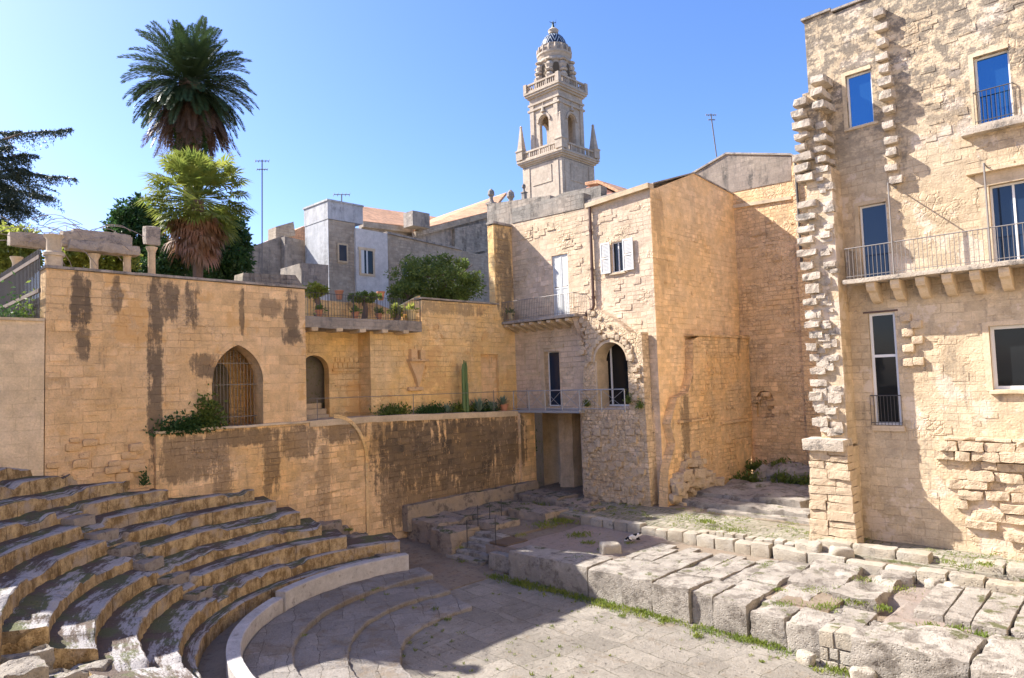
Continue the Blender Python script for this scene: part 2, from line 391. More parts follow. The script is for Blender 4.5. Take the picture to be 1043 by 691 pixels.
M['greyhouse'] = stone('grey_plaster', (.46, .46, .47), (.38, .39, .41), (.4, .4, .4), 3, 2, .002, stain=.5, stain_col=(.2, .2, .2), bump=.3, tone=.06, jstr=.2)
M['whitehouse'] = stone('white_plaster', (.56, .53, .50), (.50, .47, .45), (.5, .48, .46), 3, 2, .002, stain=.3, stain_col=(.3, .28, .26), bump=.3, tone=.05, jstr=.2)
M['beigebrick'] = stone('beige_brick', (.40, .335, .26), (.36, .29, .215), (.27, .22, .17), .55, .27, .02, stain=.25, bump=.8, tone=.35)
M['oldgrey'] = stone('weathered_grey_wall', (.36, .31, .26), (.30, .26, .22), (.25, .22, .19), .6, .3, .008, stain=.65, stain_col=(.13, .12, .115), bump=.7)
M['tower'] = stone('tower_limestone', (.49, .405, .315), (.43, .35, .27), (.30, .25, .19), 1.0, .5, .012, stain=.35, stain_col=(.24, .21, .185), bump=.6, tone=.2)
M['trim'] = stone('dressed_trim_stone', (.55, .44, .31), (.52, .40, .26), (.45, .35, .24), 1.4, .5, .006, stain=.2, bump=.4, tone=.15)
M['block'] = rock('stage_limestone', (.345, .31, .265), (.27, .24, .205), (.14, .12, .10), .55, bump=1.0, moss=(.10, .10, .045), moss_amt=.2)
M['blockwarm'] = rock('warm_rubble_stone', (.53, .415, .285), (.48, .37, .255), (.25, .19, .13), .25, bump=.9)
M['toothing'] = rock('toothing_stone', (.50, .43, .35), (.42, .355, .28), (.15, .135, .12), .45, bump=.8)
M['ochrerock'] = rock('ochre_footing_stone', (.68, .44, .22), (.62, .42, .235), (.30, .20, .12), .2, bump=.9)
M['greybeam'] = rock('weathered_beam_stone', (.40, .33, .26), (.34, .285, .23), (.17, .145, .125), .4, bump=.8)
M['kerb'] = rock('kerb_limestone', (.37, .335, .28), (.34, .29, .22), (.18, .16, .13), .2, bump=.8, moss=(.12, .13, .05), moss_amt=.1)
M['earthrock'] = rock('ruin_rock', (.33, .26, .19), (.29, .24, .20), (.12, .10, .085), .45, bump=.9, moss=(.07, .085, .035), moss_amt=.35)
M['cavearock'] = rock('worn_step_stone', (.32, .28, .24), (.26, .225, .20), (.10, .08, .06), .4, bump=.9, moss=(.07, .08, .025), moss_amt=.3)
M['marble'] = rock('parapet_marble', (.50, .475, .45), (.43, .40, .375), (.24, .22, .20), .25, bump=.5, scale=1.6)
M['frame'] = plain('painted_window_frame', (.70, .69, .68), .5, 0, .08, bump=0)
M['bluepane'] = glass('sky_reflecting_glass', (.055, .17, .32), .85, .07)
M['pane'] = glass('dark_window_glass', (.012, .014, .016), 0, .04, .3)
M['tintpane'] = glass('blue_tinted_glass', (.015, .03, .06), .2, .04)
M['iron'] = plain('dark_iron', (.075, .07, .068), .6, .3, .3)
M['rail'] = plain('weathered_rail_iron', (.20, .18, .165), .6, .2, .3)
M['steel'] = plain('grey_galvanised_steel', (.36, .37, .39), .5, .3, .2)
M['pipe'] = plain('rust_brown_drainpipe', (.095, .055, .045), .5, .1, .4)
M['shutter'] = plain('pale_painted_shutter', (.56, .57, .56), .6, 0, .15)
M['wood'] = plain('dark_wood', (.13, .09, .06), .7, 0, .4)
M['pot'] = plain('terracotta', (.45, .20, .11), .8, 0, .3)
M['urn'] = plain('buff_stone_urn', (.55, .42, .22), .8, 0, .3)
M['tile'] = stone('terracotta_roof_tiles', (.62, .34, .19), (.55, .31, .18), (.35, .2, .12), .22, .4, .03, stain=.15, bump=.8, tone=.4)
M['rust'] = plain('pink_render', (.50, .27, .2), .9, 0, .3)
M['bronze'] = plain('verdigris_bronze', (.08, .10, .09), .5, .5, .3)
M['dark'] = plain('painted_interior_shade', (.12, .09, .06), .9)  # dark brown carries the shade of room walls and openings in its colour
M['bark'] = plain('palm_bark', (.16, .11, .08), .95, 0, .6, 9, .6)
M['frond'] = leaf('date_palm_frond', (.040, .075, .030), (.060, .095, .038), .2)
M['deadfrond'] = leaf('dry_date_palm_frond', (.12, .075, .05), (.16, .095, .06), .2)
M['fan'] = leaf('fan_palm_leaf', (.27, .29, .06), (.17, .22, .045), .5)
M['deadfan'] = leaf('dry_fan_palm_leaf', (.33, .175, .11), (.27, .17, .10), .35)
M['bush'] = leaf('green_shrub_leaf', (.17, .22, .05), (.11, .16, .035), .5)
M['lime'] = leaf('bright_shrub_leaf', (.34, .35, .07), (.22, .27, .05), .6)
M['deep'] = leaf('deep_green_leaf', (.04, .095, .026), (.06, .12, .034), .4)
M['cedar'] = leaf('cedar_needles', (.035, .055, .038), (.05, .07, .05), .2)
M['grass'] = leaf('grass_blades', (.24, .27, .05), (.14, .20, .035), .45, 1.6)
M['cactus'] = plain('cactus_skin', (.10, .16, .055), .5, 0, .4)
M['agave'] = plain('agave_blue_green', (.13, .19, .14), .45, 0, .3)
M['twig'] = plain('bare_vine_twig', (.30, .25, .22), .9)

def cavea_mat():
    """seat rows: pale grey tops, moss and soil towards the back of each tread, ochre streaked risers"""
    t = NT('cavea_seat_stone'); uvn = t.n('UVMap'); s = t.n('SeparateXYZ'); t.l(uvn.outputs[0], s.inputs[0]); u, v = s.outputs[0], s.outputs[1]
    P = t.obj(); big = t.noise(P, .7, 4, .6); mid = t.noise(P, 2.6, 7, .7); fine = t.noise(P, 21, 6, .7)
    g = t.n('NewGeometry'); q = t.n('SeparateXYZ'); t.l(g.outputs['Normal'], q.inputs[0])
    top = t.ramp(q.outputs[2], .45, .8)
    stk = t.noise(t.vmul(P, (3.4, 3.4, 2.2)), 1.0, 8, .78)
    riser = t.mix(t.ramp(stk, .38, .64), (.20, .13, .06), (.56, .41, .22))
    riser = t.mix(t.ramp(t.noise(P, 1.4, 5, .6), .52, .68), riser, (.40, .32, .24))
    tread = t.mix(t.ramp(mid, .3, .7), (.42, .40, .395), (.30, .28, .27))
    arc = t.n('TexCoord').outputs['UV']
    flow = t.noise(t.xyz(t.math('MULTIPLY', u, .75), t.math('MULTIPLY', v, 3.4), 1.0), 1.0, 7, .72)
    soil = t.math('ADD', t.math('MULTIPLY', v, .62), t.math('MULTIPLY', t.math('SUBTRACT', flow, .5), 2.3))
    sm = t.ramp(soil, .06, .26)
    ms = t.mix(t.ramp(t.noise(P, 1.1, 5, .6), .44, .58), (.085, .055, .038), (.075, .085, .022))
    tread = t.mix(t.math('MULTIPLY', sm, .88), tread, ms)
    col = t.mix(top, riser, tread)
    j = t.n('TexBrick', offset=0); j.inputs['Scale'].default_value = 1; j.inputs['Brick Width'].default_value = 1.25; j.inputs['Row Height'].default_value = 9; j.inputs['Mortar Size'].default_value = .014
    t.l(t.xyz(t.math('ADD', u, t.math('MULTIPLY', big, .3)), .5), j.inputs['Vector']); jf = j.outputs['Fac']
    col = t.mix(t.math('MULTIPLY', jf, .6), col, (.07, .055, .04))
    val = t.math('MULTIPLY', t.math('ADD', .66, t.math('MULTIPLY', mid, .68)), t.math('ADD', .72, t.math('MULTIPLY', fine, .56)))
    vc = t.n('CombineColor'); [t.l(val, i) for i in vc.inputs[:3]]
    t.col(t.mix(1.0, col, vc.outputs[0], 'MULTIPLY'))
    vo = t.ramp(t.voro(P, 13), .03, .4)
    t.bump(t.math('SUBTRACT', t.math('ADD', t.math('ADD', t.math('MULTIPLY', mid, .9), t.math('MULTIPLY', fine, .5)), t.math('MULTIPLY', vo, .4)), t.math('MULTIPLY', jf, .8)), .95, .05)
    return t.m
M['cavea'] = cavea_mat()
def paving_mat(name, c1, c2, joint, bw, bh, grass=.0, moss_amt=.2, rot=0.0, jw=.012, dirt=(.2, .15, .1), speck=.55):
    t = NT(name); P = t.obj()
    wv = t.noise(P, .8, 3, .5, True); ws = t.n('VectorMath', operation='SUBTRACT'); t.l(wv, ws.inputs[0]); ws.inputs[1].default_value = (.5, .5, .5)
    wv2 = t.noise(P, 5, 3, .5, True); ws2 = t.n('VectorMath', operation='SUBTRACT'); t.l(wv2, ws2.inputs[0]); ws2.inputs[1].default_value = (.5, .5, .5)
    r_ = t.n('VectorRotate', rotation_type='Z_AXIS'); r_.inputs['Angle'].default_value = rot; t.l(P, r_.inputs['Vector'])
    V = t.vadd(t.vadd(r_.outputs[0], t.vmul(ws.outputs[0], (.6, .42, 0))), t.vmul(ws2.outputs[0], (.11, .11, 0)))
    def br(w, h, o):
        b = t.n('TexBrick', offset=o, offset_frequency=2, squash=.65, squash_frequency=3); b.inputs['Scale'].default_value = 1; b.inputs['Brick Width'].default_value = w; b.inputs['Row Height'].default_value = h
        b.inputs['Mortar Size'].default_value = jw; b.inputs['Mortar Smooth'].default_value = .4; b.inputs['Color1'].default_value = (0, 0, 0, 1); b.inputs['Color2'].default_value = (1, 1, 1, 1); b.inputs['Mortar'].default_value = (.5, .5, .5, 1)
        t.l(V, b.inputs['Vector']); return b
    A = br(bw, bh, .43); B_ = br(bw*.7, bh*1.45, .3); zn = t.ramp(t.noise(P, .38, 3, .5), .475, .525)
    tint = t.mix(zn, A.outputs['Color'], B_.outputs['Color']); mo = t.mixf(zn, A.outputs['Fac'], B_.outputs['Fac'])
    gap = t.ramp(t.noise(P, 1.6, 4, .6), .38, .62); mo = t.math('MULTIPLY', mo, t.math('ADD', .25, t.math('MULTIPLY', gap, .75)))
    big = t.noise(P, .45, 5, .6); mid = t.noise(P, 2.4, 7, .7); fine = t.noise(P, 22, 6, .7)
    col = t.mix(t.ramp(big, .38, .62), c1, c2)
    val = t.math('ADD', .84, t.math('MULTIPLY', tint, .3))
    val = t.math('MULTIPLY', val, t.math('MULTIPLY', t.math('ADD', .66, t.math('MULTIPLY', mid, .68)), t.math('ADD', 1-speck*.5, t.math('MULTIPLY', fine, speck))))
    vc = t.n('CombineColor'); [t.l(val, i) for i in vc.inputs[:3]]
    col = t.mix(1.0, col, vc.outputs[0], 'MULTIPLY')
    pit = t.ramp(t.noise(P, 8, 7, .75), .60, .66); col = t.mix(t.math('MULTIPLY', pit, .55*speck), col, tuple(x*.45 for x in c2))
    col = t.mix(t.math('MULTIPLY', t.ramp(t.noise(P, 1.15, 8, .74), .60-moss_amt*.2, .72-moss_amt*.2), .6), col, dirt)
    col = t.mix(t.math('MULTIPLY', mo, .9), col, joint)
    t.col(col)
    h = t.math('ADD', t.math('MULTIPLY', t.math('SUBTRACT', 1.0, mo), .8), t.math('ADD', t.math('MULTIPLY', mid, .9), t.math('ADD', t.math('MULTIPLY', fine, .8), t.math('MULTIPLY', tint, .3))))
    t.bump(t.math('SUBTRACT', h, t.math('MULTIPLY', pit, .5)), 1.0, .055); return t.m
M['orchestra'] = paving_mat('orchestra_paving', (.28, .25, .21), (.23, .205, .17), (.075, .072, .03), 1.5, .8, moss_amt=.3, rot=rad(4), jw=.009, speck=1.0)
M['stepstone'] = paving_mat('low_step_paving', (.28, .255, .23), (.245, .22, .195), (.07, .06, .045), 1.2, .7, moss_amt=.5, rot=rad(30), jw=.008, speck=.9)
M['cobble'] = paving_mat('old_road_paving', (.32, .29, .235), (.28, .245, .19), (.10, .115, .035), .42, .26, moss_amt=.2, jw=.03, rot=rad(3), dirt=(.24, .23, .09))
def ground_mat(name, c1, c2, c3, sc=1.0):
    t = NT(name); P = t.obj(); a = t.noise(P, .5*sc, 6, .65); b = t.noise(P, 5*sc, 6, .7); c = t.noise(P, 40, 4, .7)
    col = t.mix(t.ramp(a, .42, .6), c1, c2); col = t.mix(t.ramp(b, .52, .66), col, c3)
    val = t.math('ADD', .6, t.math('MULTIPLY', c, .8)); vc = t.n('CombineColor'); [t.l(val, i) for i in vc.inputs[:3]]
    t.col(t.mix(1.0, col, vc.outputs[0], 'MULTIPLY')); t.bump(t.math('ADD', b, t.math('MULTIPLY', c, .5)), .8, .06); return t.m
M['gravel'] = ground_mat('stage_gravel', (.30, .235, .195), (.28, .235, .20), (.21, .17, .13))
M['dirt'] = ground_mat('trodden_earth', (.24, .185, .135), (.27, .22, .165), (.17, .13, .095))
M['ground'] = ground_mat('town_ground', (.24, .2, .15), (.2, .17, .13), (.15, .16, .07))
# ================================================================ GROUND
bm = BM(); box(bm, -2500, 2500, -2500, 2500, -1.2, -.6); tag(obj('ground', bm, M['ground']), kind='structure')
CC = (-15.03, 12.16)                       # centre of the seat rows
def arc_sector(c, r_in, r_out, a0, a1, z0, z1, da=.12, nr=4, seed=0, jit=.02, chip=.0, lip=.03, breaks=(), slope=0.0):
    """curved step: riser on the inside at r_in; noise on the lip; uv = (arc length, 0 at lip .. 1 at back)"""
    n = max(8, int(abs(a1-a0)*r_in/da)); V = []; Fc = []; UV = []
    prof_n = 3+nr+1
    for i in range(n+1):
        a = a0+(a1-a0)*i/n; ca, sa = math.cos(a), math.sin(a)
        q = Vector((r_in*a, seed*5.7, seed*1.9))
        j1 = noise.noise(q*1.1)*jit*1.6+noise.noise(q*3.7)*jit*1.1+noise.noise(q*9)*jit*.6; j2 = noise.noise(q*2.3+Vector((9, 0, 0)))*jit
        e = noise.noise(q*.55+Vector((3, 7, 1)))+.45*noise.noise(q*2.9)
        cz = chip*max(0, min(1, (e-.16)*3.5))
        for b0, b1, dz in breaks:
            if b0 < a < b1: cz = max(cz, dz+.03*noise.noise(q*6))
        zl = z1+j2*.6-cz
        R = [(r_in+j1*.6, z0), (r_in+j1*1.2+jit*noise.noise(q*5.1), z0+(zl-z0)*.5), (r_in+j1+cz*.25, zl-lip), (r_in+j1+lip+cz*.35, zl)]
        for k in range(1, nr+1):
            f = k/nr; r = r_in+lip+(r_out-r_in-lip)*f; qq = Vector((r*ca, r*sa, seed))
            R.append((r, z1+slope*max(0, f-.35)-cz*(1-f)**1.5+noise.noise(qq*1.6)*jit*.8+noise.noise(qq*5)*jit*.5))
        for k, (r, z) in enumerate(R):
            V.append((c[0]+r*ca, c[1]+r*sa, z)); UV.append((a*r_in, max(0, (r-r_in)/(r_out-r_in)) if k > 2 else (z-z0)*.3))
        V.append((c[0]+r_out*ca, c[1]+r_out*sa, z0)); UV.append((a*r_in, 1.0))
    m = 4+nr+1
    for i in range(n):
        for k in range(m-1): Fc.append((i*m+k, i*m+k+1, (i+1)*m+k+1, (i+1)*m+k))
    Fc.append(tuple(range(m))); Fc.append(tuple(n*m+k for k in reversed(range(m))))
    return V, Fc, UV
def arc_obj(name, mat, *a, parent=None, **k):
    V, Fc, UV = arc_sector(*a, **k)
    o = raw(name, V, Fc, mat, parent, smooth=False)
    me = o.data; bm2 = bmesh.new(); bm2.from_mesh(me); bmesh.ops.recalc_face_normals(bm2, faces=bm2.faces); bm2.to_mesh(me); bm2.free()
    ul = me.uv_layers.new(name='UVMap')
    for l in me.loops: ul.data[l.index].uv = UV[l.vertex_index]
    for p in me.polygons: p.use_smooth = len(p.vertices) == 4
    try: me.set_sharp_from_angle(angle=rad(40))
    except Exception: pass
    return o
# seat rows: k = 0 is the lowest
ends = {0: 159.7, 1: 166.5, 2: 171.3, 3: 174.6, 4: 178.3, 5: 180.8, 6: 196.2, 7: 200.5, 8: 206, 9: 210.2, 10: 213, 11: 216}
def row(k):
    """centre, lip radius and top height of a seat row; the bank steepens slightly towards the top"""
    q = 1-.0072*k
    return (CC[0]*q, CC[1]*q), q*(6.29+.804*k), 7-q*(5.8-.405*k)
near = {0: 282, 1: 280, 2: 262, 3: 259.5, 4: 262, 5: 270, 6: 275, 7: 278, 8: 280, 9: 282, 10: 284, 11: 285}
ords = ['lowest', 'second', 'third', 'fourth', 'fifth', 'sixth', 'seventh', 'eighth', 'ninth', 'tenth', 'eleventh', 'twelfth']
for k in range(12):
    c, r0, z1 = row(k); r1 = row(k+1)[1]+.1
    if k == 0: c, r0, z1, r1 = (-14.31, 13.09), 7.37, 1.2, 8.3
    if k == 11: r1 = 22
    st0 = 214.5-k*.35                       # the worn radial stair
    br = [(rad(st0), rad(st0+5.5), .2)] if k < 7 else []
    o = arc_obj('seat_row', M['cavea'], c, r0, r1+.25, rad(ends[k]), rad(near[k]), z1-.75 if k else .5, z1, seed=k+1, jit=.024, chip=.15, nr=6 if k < 11 else 16, breaks=br, slope=.13 if k < 11 else 0)
    desc = {0: 'just behind the low kerb of the sunken walkway', 11: 'topmost of the seating, high above the others'}.get(k, 'counted upward from the sunken walkway')
    tag(o, f'{ords[k]} curved stone seat row, {desc}', 'seat row', 'curved stone seat rows of the theatre')
# worn half-steps of the radial stair
for k in range(1, 7):
    a = rad(217.2-k*.35); c_, r, zz_ = row(k); r -= .22; cx_, cy_ = c_[0]+r*math.cos(a), c_[1]+r*math.sin(a)
    bm = BM(); rough(bm, -.2, .22, -.42, .42, -.1, .2, .08, .03, .025, seed=40+k)
    o = obj('stair_step', bm, M['cavearock'], smooth=True); o.location = (cx_, cy_, row(k-1)[2]-.03); o.rotation_euler = (0, 0, a)
    tag(o, f'worn stair block let into the tread below the {ords[k]} seat row', 'step', 'worn stair blocks between the seat rows')
# kerb, sunken walkway, marble parapet
o = arc_obj('walkway_kerb', M['cavea'], (-14.31, 13.09), 7.02, 7.5, rad(160), rad(282), .2, .78, seed=21, jit=.03, chip=.05, nr=3)
tag(o, 'low curved stone kerb between the sunken walkway and the lowest seat row', 'kerb')
o = arc_obj('walkway_floor', M['dirt'], (-14.2, 13.2), 6.3, 7.2, rad(160), rad(282), -.4, .36, seed=22, jit=.02, nr=3); tag(o, kind='structure')
PC = (-13.96, 13.39)
for a0, a1, zz, nm in ((163.5, 209.5, .93, 'longer, taller far length of the curved grey marble parapet'), (210.6, 284, .80, 'shorter near length of the curved grey marble parapet, set a little lower')):
    o = arc_obj('marble_parapet', M['marble'], PC, 6.46, 6.80, rad(a0), rad(a1), .2, zz, seed=int(a0), jit=.012, nr=2, lip=.02, da=.2); tag(o, nm, 'parapet', 'curved marble parapet')
# three low steps of the orchestra, on the -Y/-X side
steps = [((-13.57, 13.66), 5.68, .40, 162.5, 'upper broad paved step inside the marble parapet'),
         ((-13.13, 13.63), 4.56, .25, 164, 'middle broad paved step with grass in its joints'),
         ((-12.7, 13.6), 3.48, .12, 165, 'lowest thin paved step at the edge of the orchestra floor')]
for i, (c, r, z, a0, lab) in enumerate(steps):
    rout = [6.62, 5.95, 4.9][i]+.25
    o = arc_obj('orchestra_step', M['stepstone'], c, r, rout, rad(a0), rad(288), -.3, z, seed=60+i, jit=.035, chip=.05, nr=7)
    tag(o, lab, 'step', 'low curved steps around the orchestra')
# orchestra floor
def sheet(name, x0, x1, y0, y1, z, mat, seg=.4, amp=.015, seed=0, edge=None, fn=None):
    nx, ny = int((x1-x0)/seg)+1, int((y1-y0)/seg)+1; V = []; Fc = []
    for j in range(ny+1):
        for i in range(nx+1):
            x = x0+(x1-x0)*i/nx; y = y0+(y1-y0)*j/ny; q = Vector((x, y, seed*3.3))
            zz = z+noise.noise(q*.9)*amp+noise.noise(q*2.7)*amp*.6
            if fn: zz += fn(x, y)
            V.append((x, y, zz))
    for j in range(ny):
        for i in range(nx): a = j*(nx+1)+i; Fc.append((a, a+1, a+nx+2, a+nx+1))
    rim = [i for i in range(nx+1)]+[j*(nx+1)+nx for j in range(1, ny+1)]+[ny*(nx+1)+i for i in range(nx-1, -1, -1)]+[j*(nx+1) for j in range(ny-1, 0, -1)]
    b = len(V); V += [(V[i][0], V[i][1], V[i][2]-.35) for i in rim]; n = len(rim)
    Fc += [(rim[i], b+i, b+(i+1) % n, rim[(i+1) % n]) for i in range(n)]
    return tag(raw(name, V, Fc, mat), kind='structure')
sheet('orchestra_floor', -19.2, 4, 3.0, 18.0, -.02, M['orchestra'], .4, .012, 1)
sheet('passage_ground', -26.5, -18.2, 13.5, 19.5, .06, M['dirt'], .3, .05, 2, fn=lambda x, y: -.06*max(0, min(1, (x+19.8)))+.25*max(0, min(1, (-21.5-x)/3)))
# ================================================================ STAGE
bm = BM(); box(bm, -19.3, -6.9, 18.6, 24.5, -.3, .80); box(bm, -6.899, 6, 18.6, 24.5, -.3, .55); box(bm, -17.6, 1, 17.95, 18.599, -.3, .55); box(bm, -20.2, 7.5, 23.12, 26.6, -.2, 1.06); box(bm, -24.8, -19.31, 20.0, 24.5, -.3, .5); tag(obj('stage_core', bm, M['dirt']), kind='structure')
sheet('stage_ground_edge', -24.9, -19.4, 19.9, 24.6, .86, M['dirt'], .3, .03, 4)
sheet('stage_ground', -19.5, 6, 18.4, 24.6, .82, M['gravel'], .3, .03, 3, fn=lambda x, y: (.04 if -18.6 < x < -14.2 else -.06)+(.1*max(0, min(1, (-19-x)/3)))-(.22 if -6.9 < x < -5.7 and y < 20.5 else 0))
def blocks(name, lst, mat, cat, group, smooth=True, seg=.14):
    out = []
    for i, (x0, x1, y0, y1, z0, z1, lab, kw) in enumerate(lst):
        bm = BM(); k = dict(seg=seg, amp=.035, rnd_=.035, seed=i+len(name)); k.update(kw)
        rough(bm, x0, x1, y0, y1, z0, z1, **k)
        out.append(tag(obj(name, bm, mat, smooth=smooth), lab, cat, group))
    return out
front = [
 (-19.0, -17.55, 18.05, 18.75, .0, .62, 'narrow upright slab leaning at the left end of the stage front', dict(amp=.02)),
 (-17.75, -16.2, 17.85, 19.0, -.2, .90, 'first big shaded block of the stage front, beside the upright slab', dict(amp=.03)),
 (-16.18, -14.1, 17.75, 19.2, -.2, .93, 'long smooth shaded block of the stage front with weeds on top', dict(amp=.025)),
 (-14.05, -12.75, 17.72, 19.6, -.2, .90, 'block with a pitted face where sunlight starts on the stage front', dict(chip=.04, amp=.028)),
 (-12.72, -11.62, 17.66, 19.3, -.2, .95, 'first pitted block in full sun, left half of the widest pair of stage blocks', dict(chip=.04, amp=.03)),
 (-11.6, -10.36, 17.6, 19.0, -.2, .93, 'second pitted block in full sun, right half of the widest pair of stage blocks', dict(chip=.04, amp=.03)),
 (-10.32, -9.68, 17.72, 22.3, -.2, .88, 'narrow low slab squeezed between two wide stage slabs', dict(amp=.025, chip=.04)),
 (-9.62, -8.62, 17.55, 19.66, -.2, .88, 'stubby upright block with a gap on each side in the stage front', dict(amp=.035, rnd_=.06)),
 (-9.62, -8.7, 19.7, 22.3, .3, .92, 'slab lying behind the stubby upright stage block', dict(amp=.04)),
 (-8.5, -7.55, 17.5, 20.2, -.2, .80, 'sloping worn block right of the stubby upright block', dict(amp=.06, rnd_=.06, tilt=.05)),
 (-7.52, -6.62, 17.35, 19.6, -.2, .74, 'rounded pitted block left of the small patched masonry', dict(amp=.06, rnd_=.07)),
 (-6.64, -5.9, 17.16, 19.2, -.2, .78, 'plain low block core behind the squared patch stones', dict(amp=.03)),
 (-5.86, -3.5, 16.95, 18.6, -.2, .92, 'huge long rough block at the right of the stage front, low weeds at its foot', dict(amp=.07, rnd_=.06, chip=.1)),
 (-3.42, -1.4, 16.6, 18.9, -.2, .97, 'huge rounded block at the right edge of the stage front', dict(amp=.08, rnd_=.1, chip=.08)),
 (-1.3, 1.2, 16.4, 18.8, -.2, .9, 'huge stage block furthest right of all, next to the rounded one', dict(amp=.07, rnd_=.07)),
]
blocks('stage_block', front, M['block'], 'stone block', 'big blocks of the stage front', seg=.11)
slabs = [
 (-8.55, -7.2, 20.0, 22.6, .5, 1.02, 'raised worn slab with a broken front edge in the middle of the stage ruins', dict(amp=.06, chip=.15, tilt=.02)),
 (-7.15, -6.1, 19.7, 22.2, .45, .96, 'cracked slab whose right edge drops into a grassy hollow', dict(amp=.06, chip=.12)),
 (-6.7, -5.9, 22.0, 22.9, .6, 1.0, 'grooved lump of stone lying before the kerb blocks', dict(amp=.07, rnd_=.06, rot=.3)),
 (-5.2, -4.55, 19.5, 22.4, .6, .95, 'first of the long low slabs behind the huge right block', dict(amp=.015, rot=.03)),
 (-4.5, -3.95, 19.3, 22.4, .6, .98, 'second long low slab behind the huge right block', dict(amp=.015, rot=.03)),
 (-3.9, -3.2, 19.1, 22.2, .6, 1.0, 'broad pale slab with a lighter worn face, right part of the stage', dict(amp=.018, rot=.02)),
 (-3.15, -1.9, 19.2, 22.0, .6, .99, 'wide slab near the right border of the view, behind the rounded block', dict(amp=.04)),
 (-1.8, .3, 19.2, 22.0, .6, .97, 'rightmost wide slab on the stage, furthest from the seats', dict(amp=.04)),
]
rs_ = random.Random(14); xx = -14.0; kk = 0
nth = ['first', 'second', 'third', 'fourth', 'fifth', 'sixth', 'seventh', 'eighth', 'ninth', 'tenth', 'eleventh', 'twelfth', 'thirteenth']
while xx < -9.9:
    wd = rs_.uniform(.28, .62); y0_ = (19.62 if xx < -12.8 else 19.32 if xx+wd < -11.5 else 19.02)+rs_.uniform(0, .15); y1_ = rs_.uniform(21.3, 22.4)
    slabs.append((xx+.012, xx+wd-.012, y0_, y1_, .45, .885+.03*(kk % 3)+rs_.uniform(-.02, .02), nth[kk]+' narrow eroded strip of the stage paving, counted from the shaded left part', dict(amp=.016, chip=.03, rnd_=.015, rot=rs_.uniform(-.01, .01), seg=.2)))
    xx += wd; kk += 1
blocks('stage_slab', slabs, M['block'], 'stone slab', 'eroded slabs lying on the stage')
# patched masonry between two big blocks: each stone
pm = [(-6.62, -6.27, .42, .80), (-6.25, -5.86, .44, .84), (-6.62, -6.42, .12, .40), (-6.40, -6.18, .16, .42), (-6.16, -5.86, .12, .42), (-6.62, -6.2, -.15, .11), (-6.18, -5.86, -.15, .1)]
for i, (x0, x1, z0, z1) in enumerate(pm):
    bm = BM(); rough(bm, x0+.008, x1-.008, 17.12, 17.7, z0, z1-.008, .09, .012, .025, seed=90+i)
    tag(obj('patch_stone', bm, M['kerb'], smooth=True), ['top left stone', 'top right grey stone', 'middle left small stone', 'middle centre stone', 'middle right stone', 'bottom left stone', 'bottom right stone'][i]+' of the small squared patch in the stage front', 'stone block', 'squared stones patching the stage front')
# kerb rows along the old paved strip behind the stage
rk = random.Random(3)
def kerb_row(x0, x1, y0, y1, z0, z1, ln, dep, lab, group, skip=()):
    x = x0; i = 0
    while x < x1:
        L = ln*(.75+.5*rk.random()); f = (x-x0)/(x1-x0); y = y0+(y1-y0)*f
        if i not in skip:
            bm = BM(); h = rk.uniform(-.04, .04)
            rough(bm, x+.015, x+L-.015, y-dep/2+rk.uniform(-.03, .03), y+dep/2, z0, z1+h, .11, .03, .06, seed=i+ln*10, rot=rk.uniform(-.04, .04))
            tag(obj('kerb_stone', bm, M['kerb'], smooth=True), lab, 'kerb stone', group)
        x += L; i += 1
kerb_row(-18.6, -10.2, 23.35, 22.75, .7, 1.2, .62, .5, 'short pale kerb block at the far side of the stage, before the grassy paved strip', 'short kerb blocks along the paved strip')
kerb_row(-10.1, 1.5, 22.85, 22.75, .6, 1.14, .98, .55, 'long low kerb block in the front course below the right-hand building', 'front course of long kerb blocks')
kerb_row(-9.0, 1.5, 23.75, 23.6, .8, 1.42, 1.05, .6, 'long kerb block in the raised back course at the foot of the right-hand building', 'back course of long kerb blocks', skip=(3,))
kerb_row(-13.2, -8.8, 23.45, 23.35, .8, 1.26, .4, .42, 'small cobble-like block edging the paved strip left of the pier', 'small edging blocks left of the pier')
for i, (x, y, s, lab) in enumerate([(-9.0, 22.95, .48, 'squarish loose block in front of the pier'), (-8.0, 23.0, .42, 'dark-sided loose block right of the pier foot'), (-5.35, 22.35, .3, 'small tan loose block before the kerb'), (-4.85, 22.2, .3, 'pale rounded loose stone lying on the slabs'), (-6.9, 17.0, .28, 'pale loose stone in the grass below the rounded block'), (-5.55, 16.8, .34, 'flat loose stone in the grass below the huge block'), (-14.75, 19.9, .45, 'rounded stone at the middle of the stage, before the paved strip')]):
    bm = BM(); z = .72 if y > 18 else -.08; rough(bm, x-s*.8, x+s*.8, y-s*.55, y+s*.55, z, z+s*1.1+(.2 if y > 22.8 else 0), .09, .05, .1, seed=130+i, rot=i*.7)
    tag(obj('loose_stone', bm, M['kerb'], smooth=True), lab, 'stone', 'loose stones on the stage')
